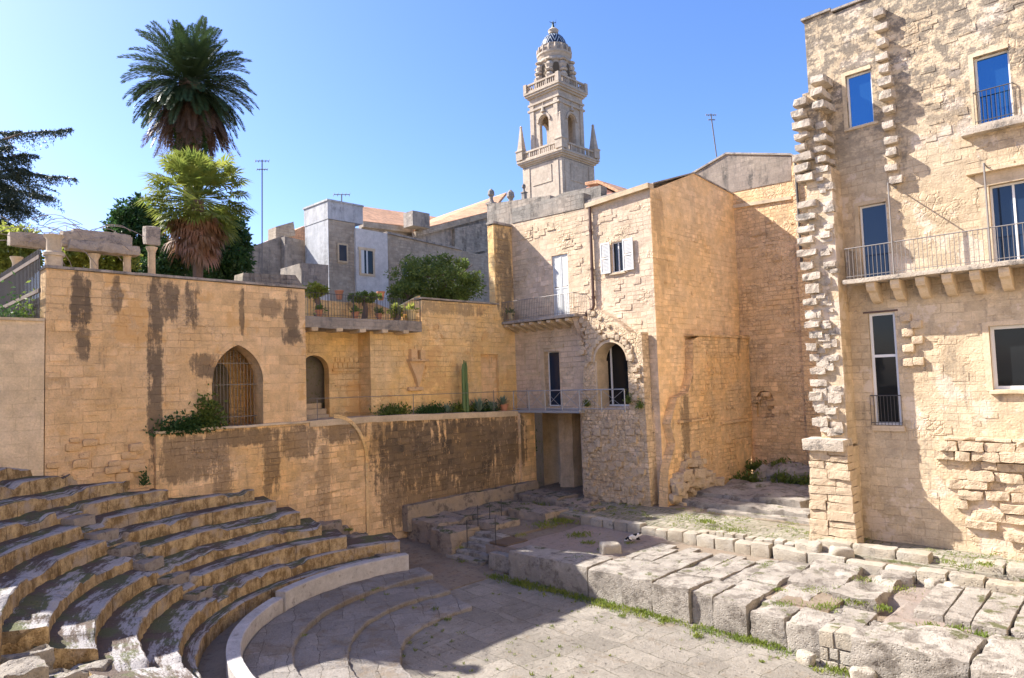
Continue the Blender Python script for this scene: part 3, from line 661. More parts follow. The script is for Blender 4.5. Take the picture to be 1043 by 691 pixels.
# old paved strip and the ground up to the houses
sheet('paved_strip', -20.5, 8, 23.3, 26.6, 1.14, M['cobble'], .3, .03, 5, fn=lambda x, y: .06*(y-23.3)/3+(.12 if x > -9 and y > 23.9 else 0))
sheet('courtyard_ground', -24.8, 8, 26.4, 38, 1.22, M['dirt'], .35, .05, 6, fn=lambda x, y: .05*(y-26.4))
back = [(-16.3, -10.6, 27.1, 28.3, .9, 1.52, 'long pale rock ledge in sun behind the paved strip, left of the pier', dict(amp=.07, rnd_=.06)),
        (-16.2, -11.3, 28.4, 33.0, .9, 1.72, 'broad shaded rock shelf against the ochre ruin', dict(amp=.12, rnd_=.1, seg=.3)),
        (-14.6, -10.0, 26.55, 26.95, .9, 1.36, 'narrow low step stone row in the grass before the pale ledge', dict(amp=.05)),
        (-15.6, -12.0, 33.0, 35.2, 1.2, 2.35, 'heap of shaded rock with weeds in the far corner', dict(amp=.2, rnd_=.4, seg=.25)),
        (-12.1, -9.5, 33.6, 35.3, 1.2, 2.0, 'lower shaded rock heap right of the far corner', dict(amp=.2, rnd_=.3, seg=.25))]
blocks('rock_ledge', back, M['block'], 'rock', 'rock ledges behind the paved strip', seg=.2)
# ruin at the left end of the stage
ruin = [(-24.7, -22.6, 18.6, 20.6, -.1, 1.15, 'big dark corner block of the left ruin, against the stained wall', dict(amp=.07, rnd_=.06)),
        (-22.7, -21.3, 18.2, 19.8, -.1, .98, 'orange-faced block in the middle of the left ruin', dict(amp=.08, rnd_=.06)),
        (-22.3, -20.6, 20.0, 21.5, .1, 1.12, 'flat block behind the small stairs of the left ruin', dict(amp=.05)),
        (-24.75, -22.4, 20.8, 24.5, .3, 1.12, 'long low slab along the foot of the stained wall', dict(amp=.06, seg=.2)),
        (-22.2, -19.9, 22.4, 24.0, .5, 1.24, 'shaded flat block with weeds around it at the back of the left ruin', dict(amp=.06)),
        (-24.4, -21.5, 25.0, 26.8, .6, 1.35, 'broad shaded slab below the metal footbridge', dict(amp=.06, seg=.2)),
        (-21.2, -19.6, 24.6, 25.9, .8, 1.34, 'rough shaded block between footbridge and paved strip', dict(amp=.09, rnd_=.07)),
        (-19.8, -18.6, 24.0, 24.9, .8, 1.3, 'half sunlit rough block starting the paved strip', dict(amp=.08, rnd_=.07)),
        (-24.75, -24.35, 18.4, 26.9, .6, 1.75, 'low plinth course along the foot of the stained wall', dict(amp=.04, seg=.2))]
blocks('ruin_block', ruin, M['earthrock'], 'stone block', 'rough blocks of the left ruin')
for i in range(5):
    bm = BM(); rough(bm, -21.6+i*.02, -19.45-i*.05, 18.1+i*.34, 18.75+i*.34, -.1, .17+i*.165, .12, .03, .05, seed=160+i)
    tag(obj('stage_stair', bm, M['block'], smooth=True), ['lowest', 'second', 'third', 'fourth', 'topmost'][i]+' worn tread of the small stairs at the left end of the stage', 'step', 'small stairs at the left end of the stage')
bm = BM(); rough(bm, -19.4, -18.4, 18.5, 19.6, .78, .88, .1, .01, .03, seed=170); tag(obj('timber_board', bm, M['wood'], smooth=True), 'flat brown board laid at the head of the small stage stairs', 'board')
bm = BM(); rough(bm, -21.7, -21.0, 14.7, 15.5, .1, .82, .1, .03, .06, seed=171); tag(obj('end_block', bm, M['earthrock'], smooth=True), 'squared end block where the lowest seat row stops, by the parapet tip', 'stone block')
for i, (px_, py_, z, s, lab) in enumerate([(362, 545, 1.2, .5, 'round pierced stone at the end of the second seat row'), (333, 532, 1.7, .55, 'broken stones with weeds at the end of the third seat row'), (345, 535, 1.4, .4, 'grey broken stone beside the weedy stones at the row ends')]):
    p = at_z(px_, py_, z); bm = BM(); rough(bm, p.x-s, p.x+s, p.y-s*.8, p.y+s*.8, z-.7, z, .1, .08, .15, seed=180+i, rot=i)
    tag(obj('broken_stone', bm, M['earthrock'], smooth=True), lab, 'stone', 'broken stones at the ends of the seat rows')
# rubble at the near ends of the middle rows
for i, (px_, py_, z, sx, sy, h, lab) in enumerate([(22, 670, 2.5, .45, .4, .5, 'sunlit rust-stained broken block at the near end of the seat rows'), (58, 678, 2.15, .45, .35, .6, 'pierced pale block below the fourth row, near end'), (72, 690, 1.9, .6, .5, .6, 'flat pale block in front of the pierced one'), (92, 672, 1.85, .35, .3, .5, 'pitted dark block at the near end of the third row'), (122, 676, 1.5, .35, .35, .45, 'pale squarish block at the near end of the second row'), (30, 655, 2.42, .4, .3, .4, 'bright sunlit end block of the fifth row')]):
    p = at_z(px_, py_, z); bm = BM(); z -= .12; rough(bm, p.x-sx*.85, p.x+sx*.85, p.y-sy*.85, p.y+sy*.85, z-h-.5, z, .06, .06, .05, seed=190+i, rot=.35*i, chip=.12)
    tag(obj('rubble_block', bm, M['block'], smooth=True), lab, 'stone block', 'broken blocks at the near ends of the rows')
bm = BM(); box(bm, -18.5, 30, -30, 3.9, -.6, .9); tag(obj('near_slope', bm, M['ground']), kind='structure')
bm = BM(); box(bm, -40, -25.45, -40, 4.9, -.6, 8.6); tag(obj('garden_mound', bm, M['ground']), kind='structure')
bm = BM(); box(bm, -120, -27.6, 4.95, 140, -.6, 9.6); tag(obj('upper_garden_ground', bm, M['ground']), kind='structure')
# ================================================================ BUILDINGS
def relief(bm, axis, c, a0, a1, b0, b1, n, seed, wmin=.25, wmax=.6, hmin=.12, hmax=.28, d0=.008, d1=.035, avoid=()):
    """single stones standing a little proud of a wall face"""
    r = random.Random(seed)
    for _ in range(n):
        w = r.uniform(wmin, wmax); h = r.uniform(hmin, hmax); a = r.uniform(a0, a1-w); b = r.uniform(b0, b1-h); d = r.uniform(d0, d1)
        if any(a < q1 and a+w > q0 and b < q3 and b+h > q2 for q0, q1, q2, q3 in avoid): continue
        if axis == 'x': vs = box(bm, c-.05, c+d, a, a+w, b, b+h)
        else: vs = box(bm, a, a+w, c-d, c+.05, b, b+h)
        for v in vs: v.co += Vector((r.uniform(-.015, .015), r.uniform(-.006, .006) if axis == 'y' else r.uniform(-.015, .015), r.uniform(-.02, .02)))
def win(parent, name, axis, c, a0, a1, b0, b1, depth=.18, fr=.07, pane='pane', transom=None, mull=None, lab=None):
    """frame with its pane set back in an opening"""
    def bx(bm, p0, p1, q0, q1, d0, d1):
        if axis == 'y': box(bm, p0, p1, c+d0, c+d1, q0, q1)
        else: box(bm, c-d1, c-d0, p0, p1, q0, q1)
    bm = BM()
    bx(bm, a0, a0+fr, b0, b1, depth, depth+.07); bx(bm, a1-fr, a1, b0, b1, depth, depth+.07)
    bx(bm, a0+fr, a1-fr, b0, b0+fr, depth+.003, depth+.067); bx(bm, a0+fr, a1-fr, b1-fr, b1, depth+.003, depth+.067)
    if transom: bx(bm, a0+fr, a1-fr, transom-fr/2, transom+fr/2, depth+.005, depth+.065)
    if mull: bx(bm, mull-fr/2, mull+fr/2, b0+fr, b1-fr, depth+.004, depth+.068)
    f = obj(name, bm, M['frame'], parent)
    if lab: f['label'] = lab
    bm = BM(); bx(bm, a0+fr*.6, a1-fr*.6, b0+fr*.6, b1-fr*.6, depth+.03, depth+.05); obj('pane', bm, M[pane], f)
    return f
def bars(bm, p, q, n, h, r=.012, top=True, bot=True, rr=.018):
    p, q = Vector(p), Vector(q); up = Vector((0, 0, h))
    for i in range(n+1): a = p+(q-p)*(i/n); tube(bm, a, a+up, r, 4)
    if top: tube(bm, p+up, q+up, rr, 5)
    if bot: tube(bm, p+Vector((0, 0, .08)), q+Vector((0, 0, .08)), rr*.8, 4)
# ---------------------------------------------------------------- right building
FY = 25.1
RB = thing('apartment_building', 'tall weathered cream stone building with blue windows, a long balcony and toothed stone edges', 'building', (-3, FY, 1.2))
holes = [rect(-7.65, -6.83, 15.35, 17.2), rect(-3.93, -3.03, 14.36, 16.53), rect(-7.5, -6.64, 10.0, 12.57), rect(-3.78, -2.62, 10.0, 12.45), rect(-7.42, -6.6, 5.12, 8.87), rect(-4.05, -2.75, 6.25, 8.17)]
holes += [rect(.2, 1.1, 14.4, 16.5), rect(.2, 1.2, 10.0, 12.45), rect(.1, 1.4, 6.25, 8.17)]
bm = BM()
panel(bm, 'y', FY, [(-8.92, .2), (7, .2), (7, 19.62), (-6.0, 19.62), (-7.9, 19.55), (-8.0, 19.7), (-8.92, 19.66)], holes, .6)
box(bm, -8.92, -8.3, FY+.6, FY+9, .2, 19.5); box(bm, 6.4, 7, FY+.6, FY+9, .2, 19.5)
av = [(h[0][0]-.2, h[1][0]+.2, h[0][1]-.2, h[2][1]+.2) for h in holes]
relief(bm, 'y', FY, -8.2, 5.5, 12.8, 19.3, 200, 11, d1=.022, avoid=av); relief(bm, 'y', FY, -8.0, 5.5, 4.6, 9.6, 120, 12, d0=.004, d1=.018, avoid=av); relief(bm, 'y', FY, -8.0, -5.6, 1.2, 4.6, 30, 13, d1=.025)
obj('wall', bm, M['cream'], RB)
bm = BM(); box(bm, -9.02, -7.98, FY-.08, FY+.6, 19.70, 19.78); box(bm, -7.96, 7.1, FY-.08, FY+.6, 19.625, 19.70); box(bm, -8.9, 7, FY+.62, FY+9, 19.52, 19.6)
obj('roof_edge', bm, M['oldgrey'], RB)
win(RB, 'window', 'y', FY, -7.65, -6.83, 15.35, 17.2, .14, .06, 'bluepane'); win(RB, 'window', 'y', FY, -3.93, -3.03, 14.36, 16.53, .2, .06, 'bluepane')
win(RB, 'balcony_door', 'y', FY, -7.5, -6.64, 10.0, 12.57, .16, .06, 'tintpane'); win(RB, 'balcony_door', 'y', FY, -3.78, -2.62, 10.0, 12.45, .16, .06, 'tintpane', mull=-3.2)
win(RB, 'window', 'y', FY, -7.42, -6.6, 5.12, 8.87, .12, .09, 'pane', transom=7.42); win(RB, 'window', 'y', FY, -4.05, -2.75, 6.25, 8.17, .18, .1, 'pane')
for a in ((.2, 1.1, 14.4, 16.5), (.2, 1.2, 10.0, 12.45), (.1, 1.4, 6.25, 8.17)): win(RB, 'window', 'y', FY, *a, .18, .08, 'pane')
for a0, a1, b0, b1 in ((-7.65, -6.83, 15.35, 17.2), (-3.93, -3.03, 14.36, 16.53), (-7.5, -6.64, 10.0, 12.57)):
    bm = BM(); box(bm, a0-.13, a0-.002, FY-.018, FY+.1, b0, b1+.12); box(bm, a0-.005, a1, FY-.021, FY+.1, b1+.002, b1+.13); obj('window_surround', bm, M['trim'], RB)
bm = BM(); box(bm, -4.02, -3.782, FY-.05, FY+.1, 10.0, 12.45); box(bm, -2.618, -2.4, FY-.05, FY+.1, 10.0, 12.45); box(bm, -4.1, -2.3, FY-.07, FY+.1, 12.452, 12.85)
box(bm, -4.3, -2.1, FY-.26, FY+.1, 12.853, 12.93); obj('window_surround', bm, M['trim'], RB); bm = BM(); box(bm, -4.22, -4.052, FY-.02, FY+.1, 6.2, 8.3); box(bm, -4.05, -2.6, FY-.022, FY+.1, 8.172, 8.31)
obj('window_surround', bm, M['trim'], RB)
for a0, a1, z, d, h in ((-4.35, -2.7, 14.33, .3, .26), (-7.8, -6.7, 15.34, .06, .09), (-4.15, -2.6, 6.24, .13, .12), (-7.5, -6.5, 5.11, .09, .18)):
    bm = BM(); rough(bm, a0, a1, FY-d, FY+.1, z-h, z, .08, .012, .02, seed=int(z)); obj('window_sill', bm, M['toothing' if h > .2 else 'trim'], RB, smooth=True)
bm = BM(); bars(bm, (-3.98, FY-.07, 14.4), (-2.98, FY-.07, 14.4), 9, 1.0, .011); tube(bm, (-3.98, FY-.07, 15.4), (-3.98, FY+.05, 15.4), .015); tube(bm, (-2.98, FY-.07, 15.4), (-2.98, FY+.05, 15.4), .015); obj('window_railing', bm, M['iron'], RB)
bm = BM(); bars(bm, (-7.5, FY-.06, 5.12), (-6.56, FY-.06, 5.12), 9, .98, .010); obj('window_railing', bm, M['iron'], RB)
bm = BM(); box(bm, -7.56, -6.5, FY-.03, FY+.05, 8.875, 8.93); obj('window_lintel', bm, M['pipe'], RB)
# balcony
SY = FY-.95
bm = BM(); rough(bm, -7.85, 5.5, SY, FY+.02, 9.84, 10.0, .25, .014, .03, seed=5)
bs = obj('balcony_slab', bm, M['toothing'], RB, smooth=True)
for i in range(15):
    x = -7.05+.72*i; pr = [(FY+.05, 9.83), (SY+.12, 9.83), (SY+.12, 9.68), (SY+.2, 9.56), (SY+.38, 9.5), (SY+.5, 9.36), (SY+.66, 9.24), (SY+.82, 9.2), (FY+.05, 9.18)]
    bm = BM(); prism(bm, pr, 'x', x-.13, x+.13); obj('corbel', bm, M['trim'], bs)
bm = BM(); bars(bm, (-7.75, SY+.06, 10.0), (5.3, SY+.06, 10.0), 108, 1.02, .010); bars(bm, (-7.75, SY+.06, 10.0), (-7.75, FY, 10.0), 7, 1.02, .010); obj('railing', bm, M['rail'], bs)
for x, z in ((-6.3, 12.95), (-3.72, 12.95)):
    bm = BM(); tube(bm, (x, SY+.05, 10.0), (x, SY+.05, z), .03, 6); tube(bm, (x, SY+.05, z), (x, FY+.05, z), .022, 6); tube(bm, (x, FY-.06, z-.05), (x, FY-.06, z+.05), .05, 6); obj('awning_post', bm, M['rail'], bs)
# toothed pier and the second column of toothing stones
bm = BM(); r = random.Random(5)
box(bm, -8.86, -8.02, FY-.9, FY+.05, 4.5, 13.9); box(bm, -8.88, -8.32, FY-.72, FY+.05, 13.9, 16.75); box(bm, -9.1, -7.98, FY-1.15, FY+.05, .3, 4.42)
obj('pier_core', bm, M['cream'], RB)
bm = BM(); z = .6; i = 0
while z < 4.3:
    h = r.uniform(.22, .34); t = (4.3-z)/3.7; x0 = -9.16-.16*t; x1 = -7.95+.20*t; cut = r.uniform(.35, .65); xm = x0+(x1-x0)*cut
    for a, b in ((x0, xm), (xm+.012, x1)):
        rough(bm, a, b, FY-1.24-.12*t+r.uniform(-.03, .03), FY-.6, z+.006, z+h-.006, .12, .03, .015, seed=i+200); i += 1
    z += h
obj('buttress', bm, M['blockwarm'], RB)
bm = BM(); rough(bm, -9.35, -7.98, FY-1.42, FY-.5, 4.32, 4.72, .1, .02, .04, seed=3); obj('cap_stone', bm, M['toothing'], RB, smooth=True)
bm = BM(); z = 4.76; k = 0
while z < 16.9:
    h = r.uniform(.2, .3); e = r.uniform(-.07, .07)
    if r.random() < .93: rough(bm, -9.18-e+(.1 if z < 10 else 0), -8.66+r.uniform(-.14, .14), FY-1.04-r.uniform(-.06, .1), FY-.3, z, z+h, .12, .045, .02, seed=300+k)
    if z > 13.5 and k % 7 != 5: rough(bm, -8.5+r.uniform(-.06, .06), -8.12+r.uniform(-.08, .06), FY-.92-r.uniform(-.1, .08), FY-.02, z+.2, z+.2+r.uniform(.2, .28), .12, .045, .02, seed=700+k)
    z += h+r.uniform(.10, .22); k += 1
for k in range(70):
    z = r.uniform(4.8, 10.2) if k < 52 else r.uniform(10.2, 13.6); x = r.uniform(-8.9, -8.2) if k < 52 else r.uniform(-8.35, -8.1); s_ = r.uniform(.1, .24)
    rough(bm, x-s_, min(-7.97, x+s_), FY-.92-r.uniform(.0, .12), FY-.7, z-s_*.6, z+s_*.6, .1, .04, .02, seed=1500+k)
obj('toothed_pier', bm, M['toothing'], RB)
for k in range(13):
    z = 18.75-k*.475+r.uniform(-.05, .05); bm = BM(); w_ = r.uniform(.15, .21)
    xo = r.uniform(-.06, .06); rough(bm, -6.38-w_+.006*k+xo, -6.38+w_+.006*k+xo, FY-.32-r.uniform(-.1, .1), FY+.05, z, z+r.uniform(.22, .29), .11, .04, .02, seed=800+k); obj('toothing_stone', bm, M['toothing'], RB)
for k, (u, v) in enumerate([(923, 324), (934, 331), (925, 339), (935, 346), (926, 355), (936, 368), (925, 369)]):
    p = at_y(u, v, FY); bm = BM(); rough(bm, p.x-.17, p.x+.17, FY-.13, FY+.05, p.z-.13, p.z+.13, .06, .02, .04, seed=820+k); obj('toothing_stone', bm, M['blockwarm'], RB, smooth=True)
# broken footing courses at the bottom right
bm = BM(); z = 1.2; k = 0
while z < 4.72:
    h = r.uniform(.24, .36); xs = -5.55 if z > 2.9 else (-5.0 if z > 2.0 else -4.3+r.uniform(-.4, .5)); x = xs+r.uniform(-.3, .3)
    while x < 6.0:
        L = r.uniform(.35, .95); d = r.uniform(.03, .16)+(.14 if z > 4.0 and z < 4.45 else 0)+(.15 if z < 1.8 else 0)
        if r.random() < .9: rough(bm, x+.01, x+L-.01, FY-d, FY+.1, z+.012, min(z+h-.012, 4.78), .13, .05, .02, seed=900+k)
        x += L; k += 1
    z += h
obj('rubble_footing', bm, M['blockwarm'], RB)
# ---------------------------------------------------------------- central house
HY = 27.0; HX = -16.9; IX = -25.8
CH = thing('stone_house', 'pinkish stone house with white shutters, a small balcony and an arched glass door', 'house', (-21, HY, 1.2))
top = [(p[0], p[1]) for p in PY(HY, [(595, 212), (664, 188)])]
wh = [rect(-22.98, -21.92, 10.25, 13.38), rect(-19.2, -18.5, 12.0, 13.47), rect(-23.72, -22.72, 5.62, 8.45), arch_pts(-20.3, -18.25, 5.62, 8.98, 16)]
bm = BM(); panel(bm, 'y', HY, [(-25.9, 5.45), (-21.5, 5.45), (-21.5, .6), (HX-.02, .6), (HX-.02, 15.71), (-20.6, 15.46), (-25.9, 15.6)], wh, .5)
relief(bm, 'y', HY, -25.6, -17.4, 9.0, 15.2, 190, 21, d1=.03, avoid=[(h[0][0]-.15, h[1][0]+.15, h[0][1]-.1, h[2][1]+.15) for h in wh])
for a, b, w_ in ((-25.2, 14.6, .9), (-23.2, 14.75, .5), (-22.1, 14.1, .35), (-21.3, 13.6, .3), (-24.2, 13.3, .5)): box(bm, a, a+w_, HY-.05, HY+.05, b, b+.07)
box(bm, -25.5, HX-.5, HY+.5, HY+9.2, 15.0, 15.3)
obj('wall', bm, M['pink'], CH)
bm = BM()
panel(bm, 'x', HX, [(HY+.5, .9)]+[(HY+.5, 15.72)]+[(p[0], p[1]) for p in PX(HX, [(706, 177), (751, 201)])]+[(p[0], p[1]) for p in PX(HX, [(753, 330), (758, 475)])]+[(35.3, .9)], (), .5)
box(bm, HX-.018, HX, HY+.002, HY+.5, .9, 15.71)
relief(bm, 'x', HX, 27.3, 34.6, 3, 15.3, 210, 22, d1=.03, wmin=.2, wmax=.5, hmin=.06, hmax=.2)
gw = obj('gable_wall', bm, M['yellow'], CH); gw['label'] = 'blank ochre gable wall in shade'
bm = BM(); c1 = PX(HX, [(664, 188), (706, 177), (751, 201)])
for (ya, za), (yb, zb) in ((c1[0], c1[1]), (c1[1], c1[2])):
    prism(bm, [(ya, za), (yb, zb), (yb, zb+.07), (ya, za+.07)], 'x', HX+.06, HX-8.6); prism(bm, [(ya-(.12 if ya < 30 else -.01), za-.004), (yb, zb-.004), (yb, 15.35), (ya-(.12 if ya < 30 else -.01), 15.35)], 'x', HX-.52, HX-8.5)
obj('roof', bm, M['oldgrey'], CH)
bm = BM(); p0, p1 = PY(HY-.2, [(594, 213), (664, 189)]); prism(bm, [(-20.55, 15.40), (HX+.02, 15.62), (HX+.02, 15.86), (-20.55, 15.62)], 'y', HY-.2, HY+.3); obj('cornice', bm, M['trim'], CH)
bm = BM(); p = PY(HY+.02, [(522, 228), (595, 212), (595, 197), (560, 203), (522, 213)]); panel(bm, 'y', HY-.03, p, (), .6); 
panel(bm, 'y', HY+.7, PY(HY+.7, [(560, 215), (612, 205), (612, 189), (575, 196), (560, 203)]), (), .5); obj('parapet', bm, M['parapet'], CH)
bm = BM(); panel(bm, 'y', HY+2.6, PY(HY+2.6, [(597, 214), (640, 204), (608, 188), (597, 191)]), (), 1.5); obj('dormer_wall', bm, M['rust'], CH)
bm = BM(); a = at_y(597, 189, HY+2.4); b = at_y(610, 187, HY+2.4); c = at_y(641, 202, HY+2.4); prism(bm, [(a.x, a.z), (b.x, b.z), (c.x, c.z), (c.x, c.z+.15), (b.x, b.z+.18), (a.x, a.z+.15)], 'y', HY+2.3, HY+5); obj('dormer_roof', bm, M['tile'], CH)
# shuttered balcony door
for s, (a0, a1) in enumerate(((-22.97, -22.46), (-22.44, -21.93))):
    bm = BM(); box(bm, a0, a0+.07, HY+.05, HY+.11, 10.26, 13.36); box(bm, a1-.07, a1, HY+.05, HY+.11, 10.26, 13.36)
    for zz in (10.26, 11.62, 13.27): box(bm, a0+.072, a1-.072, HY+.052, HY+.108, zz, zz+.09)
    for j in range(44):
        zz = 10.38+.066*j
        if abs(zz-11.65) > .08: 
            vs = box(bm, a0+.074, a1-.074, HY+.06, HY+.075, zz, zz+.058)
            for v in vs:
                if v.co.z > zz+.03: v.co.y += .025
    obj('door_shutter', bm, M['shutter'], CH)
w0 = win(CH, 'window', 'y', HY, -19.2, -18.5, 12.0, 13.47, .1, .06, 'pane', mull=-18.85)
for a0, a1, ang in ((-19.78, -19.22, .12), (-18.48, -17.9, -.12)):
    bm = BM(); y0, y1 = HY-.12, HY-.07
    box(bm, a0, a0+.07, y0, y1, 12.0, 13.5); box(bm, a1-.07, a1, y0, y1, 12.0, 13.5)
    for zz in (12.0, 12.7, 13.42): box(bm, a0+.07, a1-.07, y0+.002, y1-.002, zz, zz+.08)
    for j in range(20):
        zz = 12.09+.066*j
        if abs(zz-12.73) > .07: box(bm, a0+.072, a1-.072, y0+.015, y0+.03, zz, zz+.05)
    obj('window_shutter', bm, M['shutter'], CH)
bm = BM(); box(bm, -19.3, -18.4, HY-.09, HY+.1, 11.9, 11.995); obj('window_sill', bm, M['trim'], CH)
bm = BM(); path_tube(bm, [(-20.3, HY-.12, 15.4), (-20.3, HY-.12, 10.55), (-20.36, HY-.12, 10.4), (-20.72, HY-.12, 10.28), (-20.78, HY-.12, 10.1), (-20.78, HY-.12, 5.6)], [.075]*6, 8)
for zz in (14.2, 12.3, 10.9, 8.9, 7.2): tube(bm, (-20.3 if zz > 10.5 else -20.78, HY-.12, zz), (-20.3 if zz > 10.5 else -20.78, HY-.12, zz+.1), .095, 8)
obj('drainpipe', bm, M['pipe'], CH)
win(CH, 'glass_door', 'y', HY, -23.72, -22.72, 5.62, 8.45, .3, .05, 'tintpane', lab='narrow blue-tinted glass door')
bm = BM(); ap = arch_pts(-20.25, -18.3, 5.62, 8.93, 16); panel(bm, 'y', HY+.34, ap, (), .03); obj('arched_pane', bm, M['pane'], CH)
bm = BM(); box(bm, -19.74, -19.66, HY+.29, HY+.34, 5.62, 8.7); box(bm, -20.3, -18.3, HY+.285, HY+.335, 5.62, 5.7); obj('arched_door_frame', bm, M['frame'], CH)
bm = BM(); box(bm, -23.98, -23.73, HY-.04, HY+.1, 5.62, 8.6); box(bm, -23.98, -22.4, HY-.05, HY+.1, 8.62, 8.78); obj('door_surround', bm, M['trim'], CH)
bm = BM(); box(bm, -25.3, -24.1, HY-.03, HY+.05, 7.25, 7.4); box(bm, -25.15, -25.05, HY-.02, HY+.05, 7.42, 9.0); box(bm, -24.3, -24.2, HY-.02, HY+.05, 7.42, 9.0); box(bm, -25.04, -24.31, HY-.022, HY+.05, 8.9, 9.0); obj('blind_window_frame', bm, M['trim'], CH)
# small balcony
BY = HY-1.05
bm = BM(); rough(bm, -25.75, -20.75, BY, HY+.02, 10.0, 10.16, .2, .01, .03, seed=31); b2 = obj('balcony_slab', bm, M['oldgrey'], CH, smooth=True)
for i in range(8):
    x = -25.55+.6*i; bm = BM(); prism(bm, [(HY+.05, 9.98), (BY+.1, 9.98), (BY+.1, 9.86), (BY+.55, 9.72), (HY+.05, 9.52)], 'x', x-.12, x+.12); obj('corbel', bm, M['trim'], b2)
bm = BM(); prism(bm, [(HY+.05, 10.0), (BY+.3, 10.0), (BY+.45, 9.6), (HY-.25, 9.1), (HY+.05, 8.9)], 'x', -21.15, -20.86); obj('corbel', bm, M['pink'], b2)
bm = BM(); bars(bm, (-25.7, BY+.06, 10.16), (-20.85, BY+.06, 10.16), 42, 1.02, .009); bars(bm, (-20.85, BY+.06, 10.16), (-20.85, HY, 10.16), 8, 1.02, .009); obj('railing', bm, M['rail'], b2)
# rubble arch surround and pier below it
RY = HY-.62
out = [(-20.9, 5.49), (-20.45, 9.2), (-20.3, 10.1), (-19.7, 10.25), (-19.0, 9.85), (-18.4, 9.4), (-17.95, 9.02), (-17.3, 9.0), (-17.28, 5.6), (-17.2, .9), (-20.95, .9)]
bm = BM(); panel(bm, 'y', RY, out, [arch_pts(-20.0, -18.12, 5.5, 8.72, 16)], .55); box(bm, -18.6, -17.22, RY+.551, RY+2.2, .9, 5.5)
relief(bm, 'y', RY, -20.8, -17.5, 1.2, 5.4, 110, 41, d0=.01, d1=.05)
obj('arch_pier', bm, M['arch_rubble'], CH)
bm = BM(); r = random.Random(9)
for i in range(15):
    t = math.pi*(i+.5)/15; cx_, cz_ = -19.06, 7.78; R0 = 1.0
    x = cx_+math.cos(t)*(R0+.17); zz = cz_+math.sin(t)*(R0+.17)
    rough(bm, x-.13, x+.13, RY-.09-r.uniform(0, .05), RY+.3, zz-.13, zz+.13, .07, .025, .04, seed=400+i)
for i in range(300):
    x = r.uniform(-20.85, -17.5); zz = r.uniform(1.2, 10.2)
    d2 = math.hypot(x+19.06, max(0, zz-7.72))
    if -20.08 < x < -18.02 and zz > 5.2 and d2 < 1.3: continue
    if zz > 5.4 and x < -18.2 and d2 < 1.28: continue
    if zz > 9.0+max(0, (-x-18.4))*.75 or (x < -18.1 and 5.2 < zz < 7.6): continue
    s = r.uniform(.08, .2); rough(bm, x-s, x+s, RY-r.uniform(.02, .14), RY+.1, zz-s*.7, zz+s*.7, .1, .04, .02, seed=430+i)
obj('rubble_facing', bm, M['blockwarm'], CH)
bm = BM(); box(bm, -20.02, -19.9, RY+.02, HY+.3, 5.5, 7.8); 
for i in range(16):
    t0, t1 = math.pi*i/16, math.pi*(i+1)/16
    P_ = [(-19.06+1.03*math.cos(t0), 7.75+1.03*math.sin(t0)), (-19.06+1.03*math.cos(t1), 7.75+1.03*math.sin(t1)), (-19.06+.9*math.cos(t1), 7.75+.9*math.sin(t1)), (-19.06+.9*math.cos(t0), 7.75+.9*math.sin(t0))]
    prism(bm, P_, 'y', RY-.035, HY+.28)
obj('arch_ring', bm, M['trim'], CH)
# lower masonry standing before the gable wall
LX = HX+.45
p = PX(LX, [(706, 346), (716, 341), (762, 342), (766, 440), (764, 490), (735, 497), (700, 512), (680, 520), (681, 480), (688, 452), (683, 432), (690, 405), (701, 400), (706, 380)])
bm = BM(); panel(bm, 'x', LX, p, (), .45); relief(bm, 'x', LX, 29.8, 34.5, 2.2, 8.6, 110, 51, d0=.01, d1=.06)
a0, a1 = PX(LX, [(705, 342), (763, 342)]); box(bm, LX-.5, LX+.08, a0[0], a1[0], a0[1]-.02, a0[1]+.08)
a0, a1 = PX(LX, [(690, 430), (720, 430)]); box(bm, LX-.3, LX+.14, a0[0], a1[0], a0[1]-.06, a0[1]+.05); a0, a1 = PX(LX, [(733, 431), (760, 431)]); box(bm, LX-.3, LX+.14, a0[0], a1[0], a0[1]-.06, a0[1]+.05)
obj('ruined_lower_wall', bm, M['ochre_low'], CH)
bm = BM()
for i in range(150):
    y = r.uniform(26.9, 31.5); hmax = 2.6*max(0, 1-abs(y-28.6)/2.9); s = r.uniform(.10, .26); zz = 1.1+r.uniform(0, max(.1, hmax)); x = HX+.35+r.uniform(0, .35)*(1.6-.5*(zz-1))
    rough(bm, x-s, x+s, y-s*1.2, y+s*1.2, zz-s*.8, zz+s*.8, .11, .07, .03, seed=500+i, rot=r.uniform(0, 3))
obj('rubble_foot', bm, M['blockwarm'], CH)
# passage below the footbridge
bm = BM(); box(bm, -25.9, -21.45, HY+2.1, HY+2.5, .6, 5.42); box(bm, -21.9, -21.52, HY+.5, HY+2.1, .6, 5.42); box(bm, -24.5, -23.9, HY+1.7, HY+2.09, .9, 5.42); box(bm, -25.9, -21.5, HY+.5, HY+2.1, 5.42, 5.5)
rough(bm, -24.0, -23.0, HY+1.2, HY+2.05, 1.0, 5.3, .25, .03, .1, seed=77); obj('passage_wall', bm, M['passage'], CH)
p = at_y(587, 463, HY+.3); bm = BM(); box(bm, -21.98, -21.9, HY+.7, HY+1.7, 1.6, 4.3); pd = obj('passage_door', bm, plain('blue_grey_door', (.10, .12, .17), .6), CH); 
